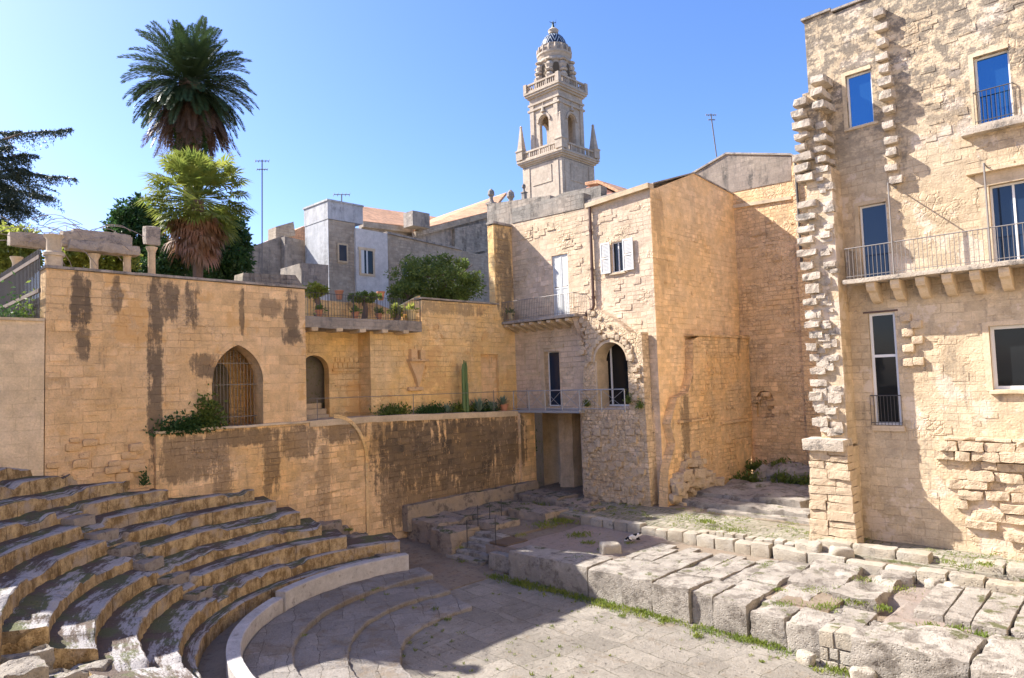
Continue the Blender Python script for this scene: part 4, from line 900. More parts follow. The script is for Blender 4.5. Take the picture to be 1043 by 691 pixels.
# ---------------------------------------------------------------- back building behind the gable
QY = 35.4
BB = thing('back_house', 'taller house with a grey gable behind the ochre wall, partly hidden by the pier', 'house', (-12, QY, 1.2))
gp = PY(QY, [(700, 181), (740, 157.5), (806, 158.5), (822, 166), (840, 172), (842, 500)])
bm = BM(); panel(bm, 'y', QY, [(HX-.1, .6), (gp[5][0]+1, .6), (gp[5][0]+1, gp[4][1]-.3), gp[3], gp[2], gp[1], (HX-2.6, gp[0][1]), (HX-2.6, 12)], [arch_pts(*[at_y(771, 425, QY).x, at_y(789, 425, QY).x, at_y(780, 425, QY).z, at_y(780, 398, QY).z])], .5)
relief(bm, 'y', QY, HX+.1, -9.8, 3, 15, 130, 61, d0=.01, d1=.06)
a = at_y(808, 170, QY); box(bm, a.x, a.x+2, QY-.25, QY, .9, a.z); b_ = PY(QY-.3, [(836, 398), (836, 460)])
obj('wall', bm, M['back'], BB)
bm = BM(); q = PY(QY-.03, [(700, 181), (740, 158.2), (806, 159), (806, 184), (741, 197)]); panel(bm, 'y', QY-.03, [(HX-2.5, q[0][1])]+[q[1], q[2], q[3], q[4]]+[(HX-1.2, q[4][1]-.4)], (), .03); obj('gable_render', bm, M['grey_gable'], BB)
bm = BM()
for (xa, za), (xb, zb) in zip(gp[:4], gp[1:4]): prism(bm, [(xa, za), (xb, zb), (xb, zb+.1), (xa, za+.1)], 'y', QY-.1, QY+8)
obj('roof', bm, M['oldgrey'], BB)
q = PY(QY-.1, [(742, 213), (806, 203)]); bm = BM(); prism(bm, [q[0], q[1], (q[1][0], q[1][1]+.18), (q[0][0], q[0][1]+.18)], 'y', QY-.1, QY-.002); obj('string_course', bm, M['trim'], BB)
a, b = at_y(810, 165, QY-.35), at_y(821, 271, QY-.35); bm = BM(); tube(bm, (a.x, QY-.35, a.z), (a.x+.02, QY-.35, b.z), .07, 7); obj('drainpipe', bm, M['iron'], BB)
bm = BM(); ap = arch_pts(*[at_y(771, 425, QY).x, at_y(789, 425, QY).x, at_y(780, 425, QY).z, at_y(780, 398, QY).z]); panel(bm, 'y', QY+.25, ap, (), .2); obj('blind_arch', bm, M['back'], BB)
# ---------------------------------------------------------------- left walls
UX = -24.95
aL = at_x(216, 400, UX).y; aR = at_x(268, 400, UX).y; aT = at_x(241, 351.5, UX).z; aB = 5.66
GW = thing('garden_wall', 'high tawny stone wall with a pointed arch, dark streaks running from its top', 'wall', (UX, 9.5, 4))
bm = BM(); panel(bm, 'x', UX, [(5.22, -.3), (14.0, -.3), (14.0, 10.93), (5.22, 10.95)], [arch_pts(aL, aR, aB, aT, 20, .42)], .75)
relief(bm, 'x', UX, 5.3, 8.2, 3.4, 10.5, 130, 71, d0=.004, d1=.03, wmax=.75, hmax=.34); relief(bm, 'x', UX, 8.6, aL-.1, 5.8, 10.5, 30, 72, d1=.02)
obj('wall', bm, M['leftwall'], GW)
bm = BM(); rough(bm, UX-.85, UX+.07, 5.18, 14.05, 10.955, 11.05, .2, .01, .02, seed=1); obj('coping', bm, M['oldgrey'], GW, smooth=True)
bm = BM(); r = random.Random(4)
for i in range(44):
    y = r.uniform(5.3, 8.0); zz = r.uniform(3.6, 5.3+.3*(y < 6.8)); s = r.uniform(.12, .24); rough(bm, UX-.1, UX+r.uniform(.03, .18), y-s, y+s*1.2, zz-s*.6, zz+s*.6, .08, .03, .05, seed=1000+i)
obj('rough_footing', bm, M['ochrerock'], GW, smooth=True)
bm = BM(); hw = (aR-aL)/2; m_ = (aR+aL)/2
outer = arch_pts(aL-.2, aR+.2, aT-1.75, aT+.22, 20, .42)[2:]; inner = arch_pts(aL+.0, aR-.0, aT-1.75, aT, 20, .42)[2:]
for i in range(len(outer)-1): prism(bm, [outer[i], outer[i+1], inner[i+1], inner[i]], 'x', UX+.03, UX-.1)
obj('arch_ring', bm, M['leftwall'], GW)
bm = BM()
prism(bm, [(aL-.9, aB), (aL-.7, aB), (aL-.7, aT+.6), (aL-.9, aT+.6)], 'x', UX-.76, UX-2.6); box(bm, UX-2.6, UX-.76, aR+.5, aR+.7, aB, aT+.6); box(bm, UX-2.6, UX-.76, aL-.9, aR+.7, aT+.6, aT+.7); box(bm, UX-2.6, UX-.3, aL-.9, aR+.7, aB-.3, aB)
panel(bm, 'x', UX-2.6, [(aL-.9, aB), (aR+.7, aB), (aR+.7, aT+.6), (aL-.9, aT+.6)], [arch_pts(aL+.75, aR-.15, aB, aT-.55, 14)], .25)
box(bm, UX-4.0, UX-3.9, aL-.9, aR+1.5, aB-.3, aT+.6); box(bm, UX-3.9, UX-2.85, aR+.2, aR+.3, aB, aT+.6); box(bm, UX-3.9, UX-2.85, aL-.5, aL-.4, aB, aT+.6); box(bm, UX-4, UX-2.6, aL-.9, aR+.7, aB-.32, aB-.02); box(bm, UX-4, UX-2.6, aL-.9, aR+.7, aT+.62, aT+.72)
obj('vault_room', bm, M['recess'], GW)
bm = BM(); n = 15
for i in range(1, n):
    y = aL+(aR-aL)*i/n; t = abs(y-m_)/hw; zt = aT-.1-1.25*t**1.5; tube(bm, (UX-.5, y, aB), (UX-.5, y, zt), .011, 4)
for zz in (6.0, 7.2, 8.0): tube(bm, (UX-.5, aL, zz), (UX-.5, aR, zz), .018, 4)
obj('grille', bm, M['rail'], GW)
LW = thing('low_garden_wall', 'paler plastered lower wall at the far left, under the iron fence', 'wall', (-24.9, 3, 5))
bm = BM(); panel(bm, 'x', -24.93, [(-14, 2), (5.19, 2), (5.19, 9.3), (-14, 9.3)], (), .5); obj('wall', bm, M['leftlow'], LW)
bm = BM(); box(bm, -25.45, -24.86, -14, 5.17, 9.3, 9.38); obj('coping', bm, M['trim'], LW)
TW = thing('terrace_wall', 'long retaining wall with dark weathering and a blind arch, below the planted terrace', 'wall', (-24.8, 18, 1))
tb = PX(-24.72, [(340, 432), (374, 432), (374, 540), (340, 540)])
bm = BM(); panel(bm, 'x', -24.8, [(8.34, -.4), (27.08, -.4), (27.08, 5.36), (16.9, 5.66), (14.4, 5.68), (8.34, 5.62)], (), .6); relief(bm, 'x', -24.8, 8.5, 26.8, 1.2, 5.2, 230, 81, d0=.005, d1=.035); box(bm, -24.86, -24.62, 25.95, 27.06, .8, 5.30)
obj('wall', bm, M['terrace'], TW)
bm = BM(); rough(bm, -25.9, -24.74, 14.02, 27.06, 5.42, 5.7, .25, .02, .03, seed=6); bm.faces.ensure_lookup_table()
for v in bm.verts: v.co.z -= max(0, (v.co.y-17)/10)*.3
rough(bm, -25.0, -24.72, 8.3, 14.02, 5.6, 5.7, .2, .015, .03, seed=8); obj('ledge', bm, M['trim'], TW, smooth=True)
y0, y1 = at_x(338, 470, -24.78).y, at_x(374, 470, -24.78).y; bm = BM(); m_ = y0+.1
for i in range(12):
    t0, t1 = math.pi/2*i/12, math.pi/2*(i+1)/12; R1, R2 = y1-m_, y1-m_-.12
    prism(bm, [(m_+R1*math.cos(t0), 3.9+R1*1.25*math.sin(t0)), (m_+R1*math.cos(t1), 3.9+R1*1.25*math.sin(t1)), (m_+R2*math.cos(t1), 3.9+R2*1.25*math.sin(t1)), (m_+R2*math.cos(t0), 3.9+R2*1.25*math.sin(t0))], 'x', -24.79, -24.72)
box(bm, -24.79, -24.722, y1-.12, y1, .3, 3.9); obj('blind_arch', bm, M['recess'], TW)
# recess walls above the terrace
RW = thing('recess_wall', 'honey-coloured stone wall behind the planted terrace, with a walled-up door', 'wall', (IX, 20, 5.6))
q = [(p[0], p[1]) for p in PX(IX, [(379, 337), (430, 336)])]; yA = at_x(378, 400, IX).y; yB = at_x(430, 320, IX).y
bm = BM(); dp = at_x(490, 380, IX).y; dq = at_x(508, 380, IX).y; dz = at_x(499, 361, IX).z
panel(bm, 'x', IX, [(yA, 5.2), (HY, 5.2), (HY, 10.6), (25.75, 10.6), (25.75, 11.05), (yB, 11.0), (yB, 10.0), (yA, 10.0)], [rect(dp, dq, 5.6, dz)], .5); relief(bm, 'x', IX, yA+.2, 26.5, 6, 10.6, 130, 91, d0=.005, d1=.03, avoid=[(dp-.1, dq+.1, 5.5, dz+.1)])
obj('wall', bm, M['recess'], RW)
bm = BM(); box(bm, IX-.55, IX+.06, yB-.05, 25.8, 11.06, 11.14); obj('coping', bm, M['oldgrey'], RW)
bm = BM(); panel(bm, 'x', IX-.2, rect(dp, dq, 5.6, dz), (), .15); obj('walled_up_door', bm, M['leftwall'], RW)
p = at_x(423, 368, IX); bm = BM(); prism(bm, [(p.y-.5, p.z-.02), (p.y+.45, p.z-.02), (p.y+.15, p.z-.9), (p.y, p.z-1.25), (p.y-.12, p.z-.8)], 'x', IX-.1, IX+.22); box(bm, IX-.1, IX+.4, p.y-.52, p.y+.5, p.z-.018, p.z+.08); box(bm, IX-.1, IX+.25, p.y-.4, p.y-.05, p.z+.082, p.z+.55); box(bm, IX-.1, IX+.3, p.y+.1, p.y+.38, p.z+.084, p.z+.5); obj('wall_bracket', bm, M['ochrerock'], RW)
bm = BM(); a = at_x(422, 396, IX); rough(bm, IX-.1, IX+.2, a.y-.45, a.y+.4, a.z-.1, a.z+.1, .1, .03, .05, seed=2); obj('projecting_stone', bm, M['ochrerock'], RW, smooth=True)
NX = -26.75; yN0 = 13.95; yN1 = at_x(379, 400, NX).y+.3
DR = thing('stair_niche_wall', 'yellow niche wall with an arched doorway and steps, shaded under the garden slab', 'wall', (NX, 15, 5.6))
ga, gb, gt = at_x(306, 400, NX).y, at_x(335.5, 400, NX).y, at_x(322, 362, NX).z
bm = BM(); panel(bm, 'x', NX, [(yN0-1, 5.2), (yN1, 5.2), (yN1, 10.0), (yN0-1, 10.0)], [arch_pts(ga, gb, 5.6, gt, 14)], .4); box(bm, NX, IX-.5, yA, yA+.22, 5.2, 10.0)
cz = at_x(350, 377, NX).z; box(bm, NX-.05, NX+.1, gb+.15, yA-.02, cz-.05, cz+.03); cz2 = at_x(350, 393, NX).z; box(bm, NX-.05, NX+.07, gb+.3, yA-.05, cz2-.03, cz2+.03)
for i in range(9):
    yy = gb+.2+i*.24; box(bm, NX-.05, NX+.06, yy, yy+.2, cz+.1, cz+.32); box(bm, NX-.05, NX+.055, yy+.1, yy+.3, cz+.36, cz+.55)
obj('wall', bm, M['recess'], DR)
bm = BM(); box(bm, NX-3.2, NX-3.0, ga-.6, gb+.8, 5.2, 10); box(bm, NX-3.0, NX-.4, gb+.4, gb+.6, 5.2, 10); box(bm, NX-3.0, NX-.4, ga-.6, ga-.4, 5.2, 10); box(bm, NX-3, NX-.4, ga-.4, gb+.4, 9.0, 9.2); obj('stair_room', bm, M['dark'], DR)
bm = BM()
for i in range(3): rough(bm, NX-.1-.4*i-.6, NX+.25-.4*i, ga-.1, gb-.05-(.12 if i == 0 else 0), 5.55, 5.82+.24*i, .15, .015, .03, seed=i)
obj('steps', bm, M['trim'], DR, smooth=True)
# pier wall beside the small balcony
PWL = thing('side_wall', 'stained corner wall rising beside the small balcony of the pinkish house', 'wall', (IX, 26.4, 10.6))
y0 = at_x(503, 260, IX).y; zt = at_x(512, 230, IX).z
bm = BM(); panel(bm, 'x', IX+.02, [(y0, 10.3), (HY-.02, 10.3), (HY-.02, zt), (y0, zt-.05)], (), .45); relief(bm, 'x', IX+.02, y0+.1, HY-.2, 10.8, zt-.4, 16, 95, d1=.03); obj('wall', bm, M['recess'], PWL)
bm = BM(); rough(bm, IX-.5, IX+.1, y0-.06, HY, zt+.0, zt+.14, .15, .02, .03, seed=9); obj('coping', bm, M['oldgrey'], PWL, smooth=True)
# garden slab over the niche, with its railing
SX = -25.15
GS = thing('garden_slab', 'overhanging weathered slab edge carrying a thin iron railing above the niche', 'balcony', (SX, 17, 10))
zs = at_x(370, 336, SX).z; zt = at_x(370, 324.5, SX).z; ys0, ys1 = 14.02, at_x(430, 330, SX).y
bm = BM(); rough(bm, -27.6, SX, ys0, ys1, zs, zt, .2, .02, .04, seed=10); bm2 = obj('slab', bm, M['oldgrey'], GS, smooth=True)
for i in range(5):
    y = ys0+.5+i*1.15; bm = BM(); rough(bm, SX-.8, SX+.05, y-.16, y+.16, zs-.12, zs+.05, .1, .012, .03, seed=i); obj('support_stone', bm, M['trim'], GS, smooth=True)
bm = BM(); bars(bm, (SX-.12, ys0, zt), (SX-.12, ys1-.05, zt), 44, .98, .008, rr=.013)
for i in range(6): y = ys0+(ys1-ys0)*i/5; tube(bm, (SX-.12, y, zt), (SX-.12, y, zt+1.05), .018, 5)
obj('railing', bm, M['iron'], GS)
bm = BM(); q = PX(-27.7, [(314, 330), (428, 330), (428, 301), (400, 316), (372, 305), (352, 308), (330, 306), (314, 303)]); panel(bm, 'x', -27.7, q, (), .3); tag(obj('garden_parapet', bm, M['recess']), 'low beige wall with an uneven top behind the potted plants on the slab', 'wall')
# thin terrace rail
bm = BM()
for u in (323, 421, 503, 537): 
    y = at_x(u, 410, -24.9).y; tube(bm, (-24.9, y, 5.5), (-24.9, y, 6.55), .018, 5)
tube(bm, (-24.9, 14.1, 6.55), (-24.9, 26.2, 6.45), .014, 5); tag(obj('terrace_handrail', bm, M['rail']), 'thin rusty handrail along the edge of the planted terrace', 'railing')
# footbridge
FB = thing('footbridge', 'grey steel footbridge with cross-braced railing in front of the glass doors', 'footbridge', (-23, 26.3, 5.4))
bm = BM(); box(bm, -25.2, -20.7, 25.95, HY, 5.34, 5.46); obj('deck', bm, M['steel'], FB)
bm = BM(); FBY = 26.0; xs = [-25.1, -24.0, -22.9, -21.8, -20.7, -19.4, -18.1]
for x in xs: tube(bm, (x, FBY, 5.4), (x, FBY, 6.45), .026, 6)
tube(bm, (xs[0], FBY, 6.45), (xs[-1], FBY, 6.45), .026, 6); tube(bm, (xs[0], FBY, 5.55), (xs[-1], FBY, 5.55), .018, 6)
for a, b in zip(xs, xs[1:]): tube(bm, (a, FBY, 5.56), (b, FBY, 6.44), .01, 4); tube(bm, (b, FBY+.012, 5.56), (a, FBY+.012, 6.44), .01, 4)
obj('railing', bm, M['steel'], FB)
# stage guard posts
bm = BM()
for u, v in ((476, 555), (505, 552), (487, 537), (499, 534), (511, 530)):
    p = at_z(u, v, .95); tube(bm, (p.x, p.y, .85), (p.x, p.y, 1.85), .022, 5)
P_ = [at_z(u, v, .95) for u, v in ((476, 555), (505, 552), (511, 530), (487, 537))]
for a, b in ((0, 1), (1, 2), (0, 3)):
    for zz in (1.45, 1.82): tube(bm, (P_[a].x, P_[a].y, zz), (P_[b].x, P_[b].y, zz), .008, 4)
tag(obj('guard_railing', bm, M['iron']), 'thin black post and wire railing around the stairhead on the stage', 'railing')

# ---------------------------------------------------------------- unseen houses right of the view, added to bounce warm light onto shaded walls
for (x0, y0, y1, zt_, lab) in ((6.8, -34, -8, 17, 'unseen cream stone house furthest behind the viewer, added to bounce light on the theatre'), (7.2, -7.9, 11, 20, 'unseen tall cream stone house beside the viewer, added to bounce light on the theatre'), (6.9, 11.1, 24.9, 16.5, 'unseen lower cream stone house next to the right-hand building, added to bounce light on the theatre')):
    t_ = thing('unseen_bounce_house', lab, 'house', (x0, (y0+y1)/2, .5), 'unseen houses added to bounce warm light')
    hs_ = []; y = y0+1.6
    while y < y1-1.5:
        for zz in (6.6, 10.4, 14.2): 
            if zz < zt_-2.2: hs_.append(rect(y, y+1.0, zz, zz+1.9))
        y += 3.1
    bm = BM(); fl = [(y0, .4), (y1, .4), (y1, zt_), (y0, zt_)]
    panel(bm, 'x', x0+.5, fl, hs_, .5); box(bm, x0+.5, x0+10, y0, y1, .4, zt_-.3); obj('wall', bm, M['street'], t_)
    for h in hs_: win(t_, 'window', 'x', x0+.5, h[0][0], h[1][0], h[0][1], h[2][1], .2, .07, 'pane')
# ================================================================ TOWN BEHIND
def hbox(bm, X, u_corner, u_right, u_left, v_ref, z0, z1, vmid=250, z1r=None):
    """house block: the face looking right lies at X from u_corner to u_right, the face looking at the camera goes back to u_left"""
    y0 = at_x(u_corner, vmid, X).y; y1 = at_x(u_right, vmid, X).y; xb = at_y(u_left, vmid, y0).x
    box(bm, xb, X, y0, y1, z0, z1); return y0, y1, xb
GX = -40.0
GH = thing('grey_house', 'bluish grey stepped house with a small roof block and a beige brick side', 'house', (GX, 30, 9))
bm = BM(); zt = at_x(335, 223.5, GX).z; y0, y1, xb = hbox(bm, GX, 335, 362.5, 311.5, 0, 8, zt, 270); obj('brick_wall', bm, M['beigebrick'], GH)
bm = BM(); box(bm, xb, GX+.03, y0-.03, y0-.003, 8, zt+.02); obj('plaster_wall', bm, M['greyhouse'], GH)
bm = BM(); z2 = at_x(340, 206, GX).z; yb = at_x(369, 215, GX).y; box(bm, xb-.05, GX+.06, y0-.06, yb, zt+.022, z2); box(bm, xb-.12, GX+.12, y0-.12, yb+.06, z2+.002, z2+.12); obj('roof_block', bm, M['greyhouse'], GH)
bm = BM(); wa, wb = at_x(345, 257, GX+.02), at_x(352.5, 257, GX+.02); w0, w1 = at_x(348, 266, GX).z, at_x(348, 250, GX).z
box(bm, GX+.031, GX+.09, wa.y-.12, wb.y+.12, w0-.12, w1+.12); f = obj('window', bm, M['trim'], GH); bm = BM(); box(bm, GX+.091, GX+.1, wa.y, wb.y, w0, w1); obj('pane', bm, M['tintpane'], f)
bm = BM(); wx = GX+.2; ya, yc = at_x(362.5, 260, wx).y+.0, at_x(395, 260, wx).y; zw0, zw1 = at_x(364, 232.5, wx).z, at_x(394, 238, wx).z
prism(bm, [(ya, 8), (yc, 8), (yc, zw1), (ya, zw0)], 'x', wx, wx-5); obj('white_wall', bm, M['whitehouse'], GH)
wa, wb = at_x(367.5, 265, wx), at_x(379.5, 265, wx); w0, w1 = at_x(373, 279, wx).z, at_x(373, 255.5, wx).z
bm = BM(); box(bm, wx+.001, wx+.08, wa.y-.15, wb.y+.15, w0-.14, w0-.002); box(bm, wx+.001, wx+.06, wa.y-.15, wa.y, w0, w1); box(bm, wx+.001, wx+.06, wb.y, wb.y+.15, w0, w1); box(bm, wx+.001, wx+.07, wa.y-.2, wb.y+.2, w1+.002, w1+.2); f = obj('window', bm, M['trim'], GH)
bm = BM(); m_ = (wa.y+wb.y)/2; box(bm, wx+.002, wx+.03, wa.y, wb.y, w0, w1); obj('pane', bm, M['pane'], f)
bm = BM(); box(bm, wx+.031, wx+.05, wa.y, wa.y+.25, w0, w1); box(bm, wx+.031, wx+.05, m_-.06, m_+.06, w0, w1); obj('frame', bm, M['shutter'], f)
bm = BM(); box(bm, wx-.1, wx+.1, ya-.05, yc+.05, zw1-.02, zw1+.02); bm.free()
# brick wing with arched window
WX = GX-.4
BW = thing('brick_wing', 'long beige brick building with a small arched window, right of the white wall', 'house', (WX, 36, 9))
ya, yb = at_x(394, 260, WX).y, at_x(470, 260, WX).y; z0, z1 = at_x(395, 238.5, WX).z, at_x(461, 254, WX).z
wa, wb, w0, w1 = at_x(410.5, 275, WX).y, at_x(421.5, 275, WX).y, at_x(416, 283.5, WX).z, at_x(416, 266, WX).z
bm = BM(); panel(bm, 'x', WX, [(ya, 8), (yb+6, 8), (yb+6, z1-.3), (yb, z1), (ya, z0)], [arch_pts(wa, wb, w0, w1)], .6); obj('wall', bm, M['beigebrick'], BW)
bm = BM(); prism(bm, [(ya, z0), (yb, z1), (yb, z1+.15), (ya, z0+.15)], 'x', WX+.12, WX-5); obj('roof_edge', bm, M['oldgrey'], BW)
bm = BM(); o_ = arch_pts(wa-.35, wb+.35, w0, w1+.35)[2:]; i_ = arch_pts(wa-.1, wb+.1, w0, w1+.1)[2:]
for i in range(len(o_)-1): prism(bm, [o_[i], o_[i+1], i_[i+1], i_[i]], 'x', WX+.1, WX-.05)
fw = obj('window', bm, M['beigebrick'], BW); bm = BM(); panel(bm, 'x', WX-.2, arch_pts(wa, wb, w0, w1), (), .05); obj('pane', bm, M['tintpane'], fw)
bm = BM(); m_ = (wa+wb)/2; box(bm, WX-.199, WX-.12, m_-.06, m_+.06, w0, w1); box(bm, WX-.199, WX-.12, wa, wa+.12, w0, w1-.3); box(bm, WX-.199, WX-.12, wb-.12, wb, w0, w1-.3); obj('frame', bm, M['frame'], fw)
# low old houses at the left of the grey house
OX = -44.0
OH = thing('old_low_house', 'low weathered house with a sloping roofline and a boxy chimney, left of the grey house', 'house', (OX, 30, 9))
q = PX(OX, [(248, 300), (248, 254), (289, 240), (290, 300)]); bm = BM(); panel(bm, 'x', OX, q, (), .6); y1 = at_x(290, 260, OX).y
panel(bm, 'x', OX+.6, PX(OX+.6, [(290, 241), (314, 246), (316, 300), (290, 300)]), (), .8); obj('wall', bm, M['oldgrey'], OH)
bm = BM(); panel(bm, 'x', OX-2, PX(OX-2, [(281, 243), (281, 231), (299, 226), (301, 240)]), (), 1.2); obj('chimney', bm, M['beigebrick'], OH)
bm = BM(); q = PX(OX-3, [(286, 241), (313, 229), (314, 238), (314, 246)]); panel(bm, 'x', OX-3, q, (), 3); obj('roof', bm, M['tile'], OH)
bm = BM(); q = PX(-33.0, [(245, 300), (248, 278), (301, 280.5), (311, 295), (311, 305), (245, 305)]); panel(bm, 'x', -33.0, q, (), 1.0); tag(obj('roof_wall', bm, M['parapet']), 'long low dark grey wall behind the top of the garden wall', 'wall')
bm = BM(); q = PX(-36.0, [(307, 268), (334.5, 270), (334.5, 300), (307, 300)]); panel(bm, 'x', -36.0, q, (), 2.5); tag(obj('grey_shed', bm, M['oldgrey']), 'dark stained cube-like shed standing before the grey house', 'shed')
# church with tiled roofs
KX = -52.0
KH = thing('church', 'church with terracotta tiled roofs, grey upper walls and small stone pinnacles', 'church', (KX, 50, 9))
def q3(bm, pts):
    vs = [bm.verts.new(p) for p in pts]; bm.faces.new(vs)
bm = BM(); eave = [at_x(369, 225, KX), at_x(424, 231.5, KX)]; ridge = [at_x(360, 209, KX-6), at_x(447, 221.5, KX-6)]
def slab3(bm, pts, d=(0, 0, -.35)):
    A = [bm.verts.new(p) for p in pts]; B = [bm.verts.new(Vector(p)+Vector(d)) for p in pts]; bm.faces.new(A); bm.faces.new(B[::-1])
    for i in range(len(A)): bm.faces.new((A[i], B[i], B[(i+1) % len(A)], A[(i+1) % len(A)]))
slab3(bm, [eave[0], eave[1], ridge[1], ridge[0]])
e2 = [at_x(421, 235, KX+1.0), at_x(500, 215, KX+1.0)]; r2 = [at_x(440, 223, KX-5), at_x(516, 196, KX-5)]
slab3(bm, [e2[0], e2[1], r2[1], r2[0]]); obj('roof', bm, M['tile'], KH)
bm = BM(); q = PX(KX, [(369, 226), (430, 233), (430, 262), (369, 250)]); panel(bm, 'x', KX-.1, q, (), .5)
q = PX(KX+.9, [(424, 236), (500, 216), (506, 215), (506, 300), (424, 300)]); panel(bm, 'x', KX+.8, q, (), .6)
obj('wall', bm, M['oldgrey'], KH)
bm = BM()
a, b = at_x(422, 236, KX+1.1), at_x(504, 214.5, KX+1.1); prism(bm, [(a.y, a.z-.55), (b.y, b.z-.55), (b.y, b.z), (a.y, a.z)], 'x', KX+1.3, KX+.82)
a, b = at_x(369, 226, KX+.1), at_x(426, 233, KX+.1); prism(bm, [(a.y, a.z-.5), (b.y, b.z-.5), (b.y, b.z), (a.y, a.z)], 'x', KX+.25, KX-.098); obj('cornice', bm, M['beigebrick'], KH)
bm = BM(); q = PX(KX+1.2, [(463, 233), (497, 226), (497, 255), (463, 262)]); panel(bm, 'x', KX+1.25, q, (), .4); q = PX(KX+1.5, [(455, 268), (500, 256), (500, 262), (455, 274)]); panel(bm, 'x', KX+1.6, q, (), .7); obj('wall_panel', bm, M['parapet'], KH)
a = at_x(421, 225, KX+1.2); bm = BM(); box(bm, a.x-.2, a.x+1.2, a.y-1.0, a.y+1.0, a.z-.8, a.z+.6); obj('dormer', bm, M['oldgrey'], KH)
# bell tower, far away
TD = 122.0
def tz(v): return at_d(570, v, TD).z
tc = at_d(569.5, 190, TD); TXc, TYc = tc.x, tc.y
BT = thing('bell_tower', 'tall pale baroque bell tower with balustraded tiers and a striped tiled dome', 'bell tower', (TXc, TYc, 0))
lean_x = at_d(569.5, 190, TD)
def tier(bm, hw, z0, z1): box(bm, TXc-hw, TXc+hw, TYc-hw, TYc+hw, z0, z1)
bm = BM(); tier(bm, 4.5, 0, tz(171))
for s, t in ((1, 0), (0, 1)):
    for off in (-1, 1):
        z0, z1 = tz(186), tz(173)
        if s: box(bm, TXc+4.5, TXc+4.62, TYc+off*3.3-.5, TYc+off*3.3+.5, z0-8, z1); 
        else: box(bm, TXc+off*3.3-.5, TXc+off*3.3+.5, TYc-4.62, TYc-4.5, z0-8, z1)
box(bm, TXc-2.2, TXc+2.2, TYc-4.6, TYc-4.5, tz(192), tz(175)); box(bm, TXc+4.5, TXc+4.6, TYc-2.2, TYc+2.2, tz(192), tz(175))
obj('lower_stage', bm, M['tower'], BT)
def cornice(name, hw, z, hh):
    bm = BM()
    for i, (o_, a, b) in enumerate(((-.25, 0, .3), (.05, .3, .55), (.35, .55, .8), (.5, .8, 1.0))): tier(bm, hw+o_, z+hh*a+.001*i, z+hh*b)
    return obj(name, bm, M['tower'], BT)
cornice('lower_cornice', 4.75, tz(171.5), tz(164.5)-tz(171.5))
def balustrade(hw, z0, z1, n):
    bm = BM(); h = z1-z0
    for sx, sy in ((1, 0), (-1, 0), (0, 1), (0, -1)):
        for lo, hi, th in ((0, .18, .16), (.8, 1, .2)):
            if sx: box(bm, TXc+sx*hw-th, TXc+sx*hw+th, TYc-hw, TYc+hw, z0+h*lo, z0+h*hi)
            else: box(bm, TXc-hw+.3, TXc+hw-.3, TYc+sy*hw-th*.99, TYc+sy*hw+th*.99, z0+h*lo+.002, z0+h*hi-.002)
        for i in range(n):
            t = -hw+2*hw*(i+.5)/n; big = i % 5 == 0; r_ = .26 if big else .12
            x, y = (TXc+sx*hw, TYc+t) if sx else (TXc+t, TYc+sy*hw)
            box(bm, x-r_*.6, x+r_*.6, y-r_*.6, y+r_*.6, z0+h*.17, z0+h*.81)
    for sx in (-1, 1):
        for sy in (-1, 1): box(bm, TXc+sx*hw-.35, TXc+sx*hw+.35, TYc+sy*hw-.35, TYc+sy*hw+.35, z0-.003, z1+.12)
    return obj('balustrade', bm, M['tower'], BT)
balustrade(4.85, tz(164.3), tz(155.5), 21)
# belfry with arched openings on each side
hb = 3.35; z0, z1 = tz(164.2), tz(102); zo0, zo1 = tz(152), tz(121)
bm = BM()
panel(bm, 'y', TYc-hb, [(TXc-hb, z0), (TXc+hb, z0), (TXc+hb, z1), (TXc-hb, z1)], [arch_pts(TXc-1.15, TXc+.95, zo0, zo1)], .7)
panel(bm, 'x', TXc+hb, [(TYc-hb+.7, z0), (TYc+hb, z0), (TYc+hb, z1), (TYc-hb+.7, z1)], [arch_pts(TYc-1.0, TYc+1.05, zo0, zo1)], .7)
box(bm, TXc-hb, TXc+hb-.7, TYc+hb-.7, TYc+hb, z0, z1-.002); panel(bm, 'x', TXc-hb+.7, [(TYc-hb+.7, z0), (TYc+hb-.7, z0), (TYc+hb-.7, z1), (TYc-hb+.7, z1)], [arch_pts(TYc-1.0, TYc+1.05, zo0, zo1)], .7)
for o_ in (-1, 1):   # corner pilasters
    box(bm, TXc+o_*2.75-.45, TXc+o_*2.75+.45, TYc-hb-.2, TYc-hb, z0, z1-1.0); box(bm, TXc+hb, TXc+hb+.2, TYc+o_*2.75-.45, TYc+o_*2.75+.45, z0, z1-1.0)
for zz, e in ((tz(113), .3), (tz(107), .25)): box(bm, TXc-hb-e, TXc+hb+e, TYc-hb-e, TYc+hb+e, zz, zz+.35)
for k in range(2):
    pts = arch_pts(-1.55, 1.55, zo0, zo1+.5)[2:]; pin = arch_pts(-1.2, 1.2, zo0, zo1+.15)[2:]
    for i in range(len(pts)-1):
        P_ = [pts[i], pts[i+1], pin[i+1], pin[i]]
        if k == 0: prism(bm, [(TXc-.1+a, b) for a, b in P_], 'y', TYc-hb-.22, TYc-hb)
        else: prism(bm, [(TYc+a, b) for a, b in P_], 'x', TXc+hb+.22, TXc+hb)
lathe(bm, (TXc-.1, TYc-hb-.15, zo1+.6), [(.45, 0), (.3, .5), (.12, 1.2), (.02, 1.9)], 8); lathe(bm, (TXc+hb+.15, TYc, zo1+.6), [(.45, 0), (.3, .5), (.12, 1.2), (.02, 1.9)], 8)
obj('belfry', bm, M['tower'], BT)
cornice('upper_cornice', 3.6, tz(102), tz(93.5)-tz(102))
balustrade(3.75, tz(93.3), tz(84.5), 16)
